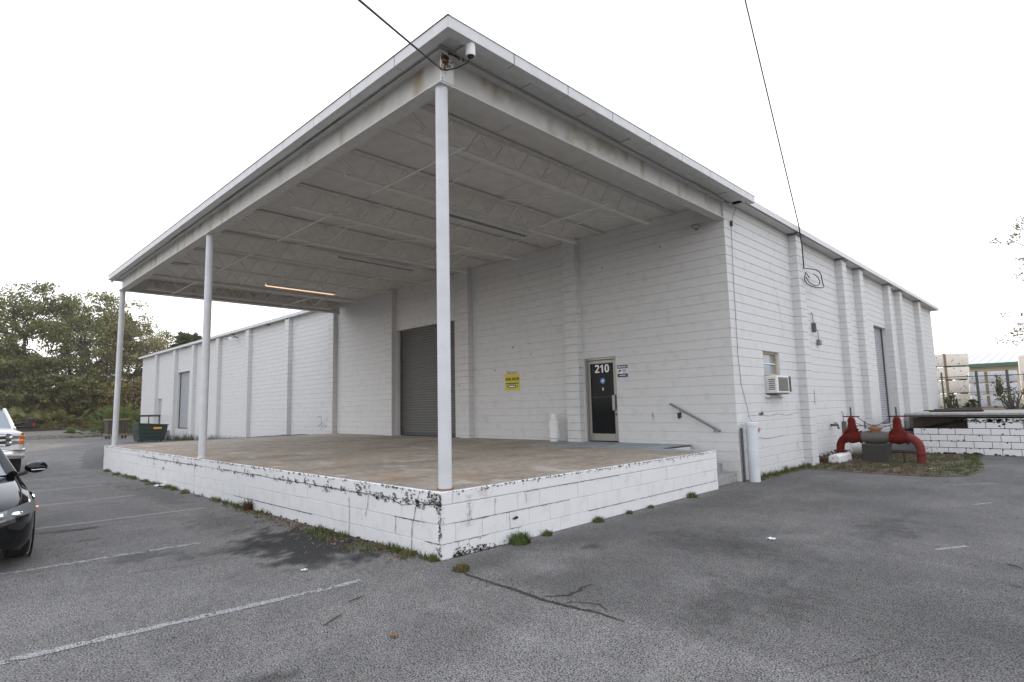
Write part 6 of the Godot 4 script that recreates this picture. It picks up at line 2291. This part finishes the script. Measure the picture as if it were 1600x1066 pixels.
func build_cables() -> void:
	# service line to the canopy's corner
	var a := Vector3(0.07, 5.72, -0.03)
	var via := Vector3(-1.52, 5.31, 0.85)   # direction seen from the ground
	var d := (via - EYE).normalized()
	var far := EYE + d * 14.0
	var t := thing("service_cable", "thick dark service cable running up from the canopy's front corner", "cable", a)
	var dir := ((EYE + d * 5.6) - a)
	var end := a + dir.normalized() * 16.0
	var mb := MB.new()
	mb.tube(catenary(a, end, 0.05), [0.011], 6)
	obj("line", mb, M.black, t)
	mb = MB.new()
	mb.tube([a, Vector3(0.1, 5.69, 0.02), Vector3(0.16, 5.68, 0.18), Vector3(0.21, 5.71, 0.3), Vector3(0.22, 5.78, 0.345)], [0.009], 6)
	obj("drip_loop", mb, M.black, t)
	mb = MB.new()
	mb.tube([a, a + dir.normalized() * 0.4], [0.016, 0.011], 6)
	obj("clamp", mb, M.grey_steel, t)
	# telephone line to the side wall's first pilaster
	var att := Vector3(12.02, 5.1, ZS + 0.24)
	var p2 := Vector3(11.5, 6.14, ZS + 0.36)
	t = thing("telephone_cable", "thin twisted cable dropping to the side wall's first pilaster", "cable", att)
	var d2 := (Vector3(5.3, 8.41, 1.67) - EYE).normalized()
	var q := EYE + d2 * 12.4
	var e2 := p2 + (q - p2).normalized() * 28.0
	mb = MB.new()
	mb.tube(catenary(p2, e2, 0.12), [0.015], 5)
	obj("line", mb, M.dark_steel, t)
	mb = MB.new()
	mb.tube([p2, p2.lerp(att, 0.5) + Vector3(0, 0.02, 0.02), att], [0.016], 6)
	obj("lead", mb, M.black, t)
	mb = MB.new()
	var pts := [att]
	for k in 15:
		var s := k / 14.0
		var an := 1.9 - s * 5.2
		pts.append(Vector3(12.75 + 0.85 * cos(an), 4.92 + 0.24 * sin(an), ZS + 0.26 + 0.05 * sin(k)))
	pts.append(Vector3(12.2, 4.86, ZS + 0.3))
	mb.tube(pts, [0.014], 6)
	obj("coil", mb, M.black, t)
	mb = MB.new()
	pts = []
	for k in 13:
		var an := 1.4 - k / 12.0 * 4.4
		pts.append(Vector3(12.5 + 0.55 * cos(an), 4.86 + 0.16 * sin(an), ZS + 0.3))
	mb.tube(pts, [0.013], 6)
	obj("coil", mb, M.black, t)
	# cable down the near corner
	t = thing("corner_cable", "thin grey cable running down the warehouse's near corner to the white pipe", "cable", Vector3(8.1, 1.3, ZS))
	mb = MB.new()
	mb.tube([Vector3(8.5, 5.98, ZS + 0.02), Vector3(8.3, 5.75, ZS + 0.03), Vector3(8.18, 5.55, ZS + 0.02), Vector3(8.12, 4.3, ZS + 0.015), Vector3(8.09, 2.6, ZS + 0.015), Vector3(8.16, 2.0, ZS + 0.015), Vector3(8.38, 1.5, ZS + 0.02), Vector3(8.36, 1.3, ZS + 0.05), Vector3(8.15, 1.24, 0.1)], [0.0065], 6)
	obj("line", mb, M.concrete, t)
	mb = MB.new()
	mb.bx(8.15, 5.48, ZS + 0.003, 8.21, 5.6, ZS + 0.05, 0.008)
	obj("clamp", mb, M.black, t)

# ================================================================ weeds and grass
func build_weeds() -> void:
	var g := Color(0.075, 0.115, 0.03)
	var spots := [[1.12, 0.1, 0.16, 260, "large grass tuft against the dock's short side near its corner"], [1.65, 0.07, 0.09, 90, "small grass tuft next to the large one at the dock"], [2.75, 0.07, 0.1, 110, "leafy tuft below the middle of the dock's short side"], [3.55, 0.06, 0.07, 60, "thin tuft between two others along the dock's short side"], [4.15, 0.06, 0.07, 60, "squat tuft along the dock's short side"], [5.5, 0.07, 0.12, 100, "upright grass tuft near the steps' end of the dock"]]
	for q in spots:
		var t := thing("grass_tuft", q[4], "grass tuft", Vector3(q[0], 0, q[1]), "tufts along the dock's short side")
		var mb := MB.new(); mb.tinted = true
		blades(mb, Vector3.ZERO, int(q[3] * 1.6), q[2] * 0.8, q[2] * 0.8, g)
		part("blades", mb, M.leaf, t)
	var t2 := thing("grass_tuft", "brownish moss cushion at the start of the pavement crack", "grass tuft", Vector3(-0.11, 0, 0.45))
	var mc := MB.new(); mc.tinted = true
	blades(mc, Vector3.ZERO, 420, 0.085, 0.06, Color(0.13, 0.11, 0.04))
	part("blades", mc, M.leaf, t2)
	t2 = thing("dead_weed", "rust-brown dead weed against the dock's long side", "weed", Vector3(-0.08, 0, -5.15))
	mc = MB.new(); mc.tinted = true
	blades(mc, Vector3.ZERO, 150, 0.08, 0.19, Color(0.1, 0.045, 0.02))
	part("blades", mc, M.leaf, t2)
	# strip along the long side
	var mb := MB.new(); mb.tinted = true
	for k in 520:
		var z := -rng.randf() ** 1.2 * 16.0
		var d := noise_b.get_noise_1d(z * 1.1 + 3)
		if d < -0.12 and z < -0.6: continue
		var w := 0.05 + 0.1 * maxf(0, d) + (0.13 if (z < -1.0 and z > -4.4) else 0.0)
		blades(mb, Vector3(-0.02 - absf(rng.randfn(0, w)), 0, z), 13, 0.06, rng.randf_range(0.035, 0.1) + (0.1 if (absf(z + 3.3) < 0.3) else 0.0), g if rng.randf() < 0.75 else Color(0.16, 0.13, 0.055))
	tag(obj("grass_strip", mb, M.leaf), "ragged strip of short grass along the foot of the dock's long side", "grass", "", "stuff")
	# leaf litter in the strip
	mb = MB.new(); mb.tinted = true
	for k in 1500:
		var z := -rng.randf_range(0.3, 5.5)
		leaf(mb, Vector3(-0.03 - absf(rng.randfn(0, 0.2 if z > -4 else 0.1)), 0.012, z), rng.randf_range(0.015, 0.04), Color(0.14, 0.1, 0.06) * rng.randf_range(0.6, 1.8))
	for k in 60:
		leaf(mb, Vector3(-0.35 + rng.randfn() * 0.35, 0.01, -1.9 + rng.randfn() * 0.6), rng.randf_range(0.012, 0.026), Color(0.42, 0.38, 0.32))
	tag(obj("leaf_litter", mb, M.leaf), "scattered dry leaves around the dark stain beside the dock", "leaves", "", "stuff")
	# verge by the red pipes
	var P := PackedVector2Array([Vector2(8.25, -0.08), Vector2(8.35, 0.2), Vector2(9.6, 0.18), Vector2(10.9, 0.24), Vector2(10.9, 0.7), Vector2(10.8, 1.25), Vector2(10.7, 2.2), Vector2(10.85, 2.8), Vector2(11.15, 3.2), Vector2(12.2, 3.35), Vector2(13.6, 3.25), Vector2(15.2, 3.0), Vector2(16.8, 2.9), Vector2(16.8, -0.08)])
	var sm := MB.new()
	var flatp := PackedVector2Array()
	for p in P: flatp.append(Vector2(p.x + rng.randf_range(-0.04, 0.04), -p.y))
	sm.prism(flatp, 0.03, Transform3D(Basis(Vector3(1, 0, 0), Vector3(0, 0, -1), Vector3(0, 1, 0)), Vector3(0, 0.014, 0)))
	struct("verge_soil", sm, M.earth)
	mb = MB.new(); mb.tinted = true
	for k in 2300:
		var p := Vector2(rng.randf_range(8.2, 16.8), rng.randf_range(-0.05, 3.35))
		if not Geometry2D.is_point_in_polygon(p, P): continue
		var d := noise_b.get_noise_2d(p.x * 0.6, p.y * 0.6)
		var col := Color(0.07, 0.09, 0.025) if d > 0.05 or p.y > 2.5 else Color(0.1, 0.072, 0.042)
		blades(mb, Vector3(p.x, 0.012, p.y), 11, 0.09, rng.randf_range(0.03, 0.085), col)
	for k in 60: blades(mb, Vector3(rng.randf_range(8.4, 11.6), 0.01, rng.randf_range(-0.02, 0.14)), 12, 0.05, rng.randf_range(0.06, 0.16), g)
	tag(obj("verge_grass", mb, M.leaf), "patchy short grass and weeds around the red pipes", "grass", "", "stuff")
	mb = MB.new(); mb.tinted = true
	for k in 1500:
		var p := Vector3(12.4 + absf(rng.randfn(0, 1.2)), 0.03 + rng.randf() * 0.22 * maxf(0.0, 1.0 - absf(rng.randfn(0, 1))), ZS + 0.03 + absf(rng.randfn(0, 0.16)))
		leaf(mb, p, rng.randf_range(0.04, 0.08), Color(0.11, 0.065, 0.045) * rng.randf_range(0.6, 1.6))
	for k in 500: leaf(mb, Vector3(rng.randf_range(8.3, 12.4), 0.02, ZS + 0.04 + absf(rng.randfn(0, 0.1))), rng.randf_range(0.03, 0.06), Color(0.12, 0.085, 0.05) * rng.randf_range(0.6, 1.6))
	tag(obj("fallen_leaves", mb, M.leaf), "heap of brown fallen leaves along the foot of the side wall", "leaves", "", "stuff")
	# tufts by the far wing and dumpster
	mb = MB.new(); mb.tinted = true
	for k in 160: blades(mb, Vector3(W - 0.25 - absf(rng.randfn(0, 0.25)), 0.02, rng.randf_range(-24, -37)), 10, 0.15, rng.randf_range(0.15, 0.5), Color(0.06, 0.075, 0.03))
	tag(obj("wing_weeds", mb, M.leaf), "dark weeds along the foot of the far wing's wall", "weeds", "", "stuff")

# ================================================================ litter
func build_litter() -> void:
	var k := 0
	for q in [[3.14, 2.31, 0.09, 0.045, M.paper, "bright white paper scrap lying alone on the right-hand lot"], [-0.05, -10.3, 0.3, 0.12, M.paper, "pale flat cardboard scrap by the dock's long side"], [-1.18, -0.8, 0.06, 0.025, M.paper, "small white scrap between dark stain and parking line"], [12.6, 1.5, 0.12, 0.08, M.paper, "white scrap in the grass before the red pipes"], [12.3, 2.4, 0.1, 0.06, M.paper, "white scrap in the grass near the faded red riser"], [13.9, 2.0, 0.2, 0.12, M.concrete, "pale broken concrete lump behind the faded red riser"], [-1.55, 1.4, 0.05, 0.02, M.copper, "small orange-brown leaf curled on the bare asphalt"]]:
		var t := MB.new()
		var rows := []
		for i in 5:
			var row := []
			for j in 5:
				row.append(Vector3(q[0] + (i / 4.0 - 0.5) * q[2], 0.008 + 0.35 * q[3] * absf(noise_c.get_noise_2d(i * 0.3 + k, j * 0.3)) + 0.012 * ((i + j) % 2), q[1] + (j / 4.0 - 0.5) * q[3] * 2))
			rows.append(row)
		t.grid(rows)
		tag(obj("litter_scrap", t, q[4]), q[5], "litter")
		k += 1
	for q in [[-1.69, 0.76, 0.13, 0.5, "short dark twig on the asphalt near the long parking line"], [-1.3, 0.45, 0.09, 0.2, "thin dark twig close to the dock's corner"], [3.42, 4.49, 0.1, 0.7, "curved black rubber strip on the right-hand lot"]]:
		var t := MB.new()
		var c := Vector3(q[0], 0.014, q[1])
		var d: Vector3 = Vector3(cos(q[3]), 0, -sin(q[3])) * q[2]
		t.tube([c - d, c - d * 0.3 + Vector3(0, 0.006, 0.008), c + d * 0.4 + Vector3(0, 0, -0.006), c + d], [0.005, 0.007, 0.006, 0.003], 6)
		tag(obj("twig", t, M.bark), q[4], "twig")
	# loose stones and crumbs over the paving
	var mb := MB.new()
	for i in 2600:
		var p := Vector3(rng.randf_range(-5, 7), 0.004, rng.randf_range(-5, 4.8))
		if i % 16 == 0: p = Vector3(-0.2 + rng.randfn() * 0.09, 0.004, rng.randf_range(0.3, 2.6))
		if p.x > -0.05 and p.z < 0.05: continue
		mb.box(T(p, rng.randf() * 3, rng.randf(), rng.randf()), Vector3(1, 0.7, 0.8) * rng.randf_range(0.004, 0.014))
	tag(obj("loose_stones", mb, M.gravel), "loose pale grit and crumbs scattered over the asphalt", "grit", "", "stuff")
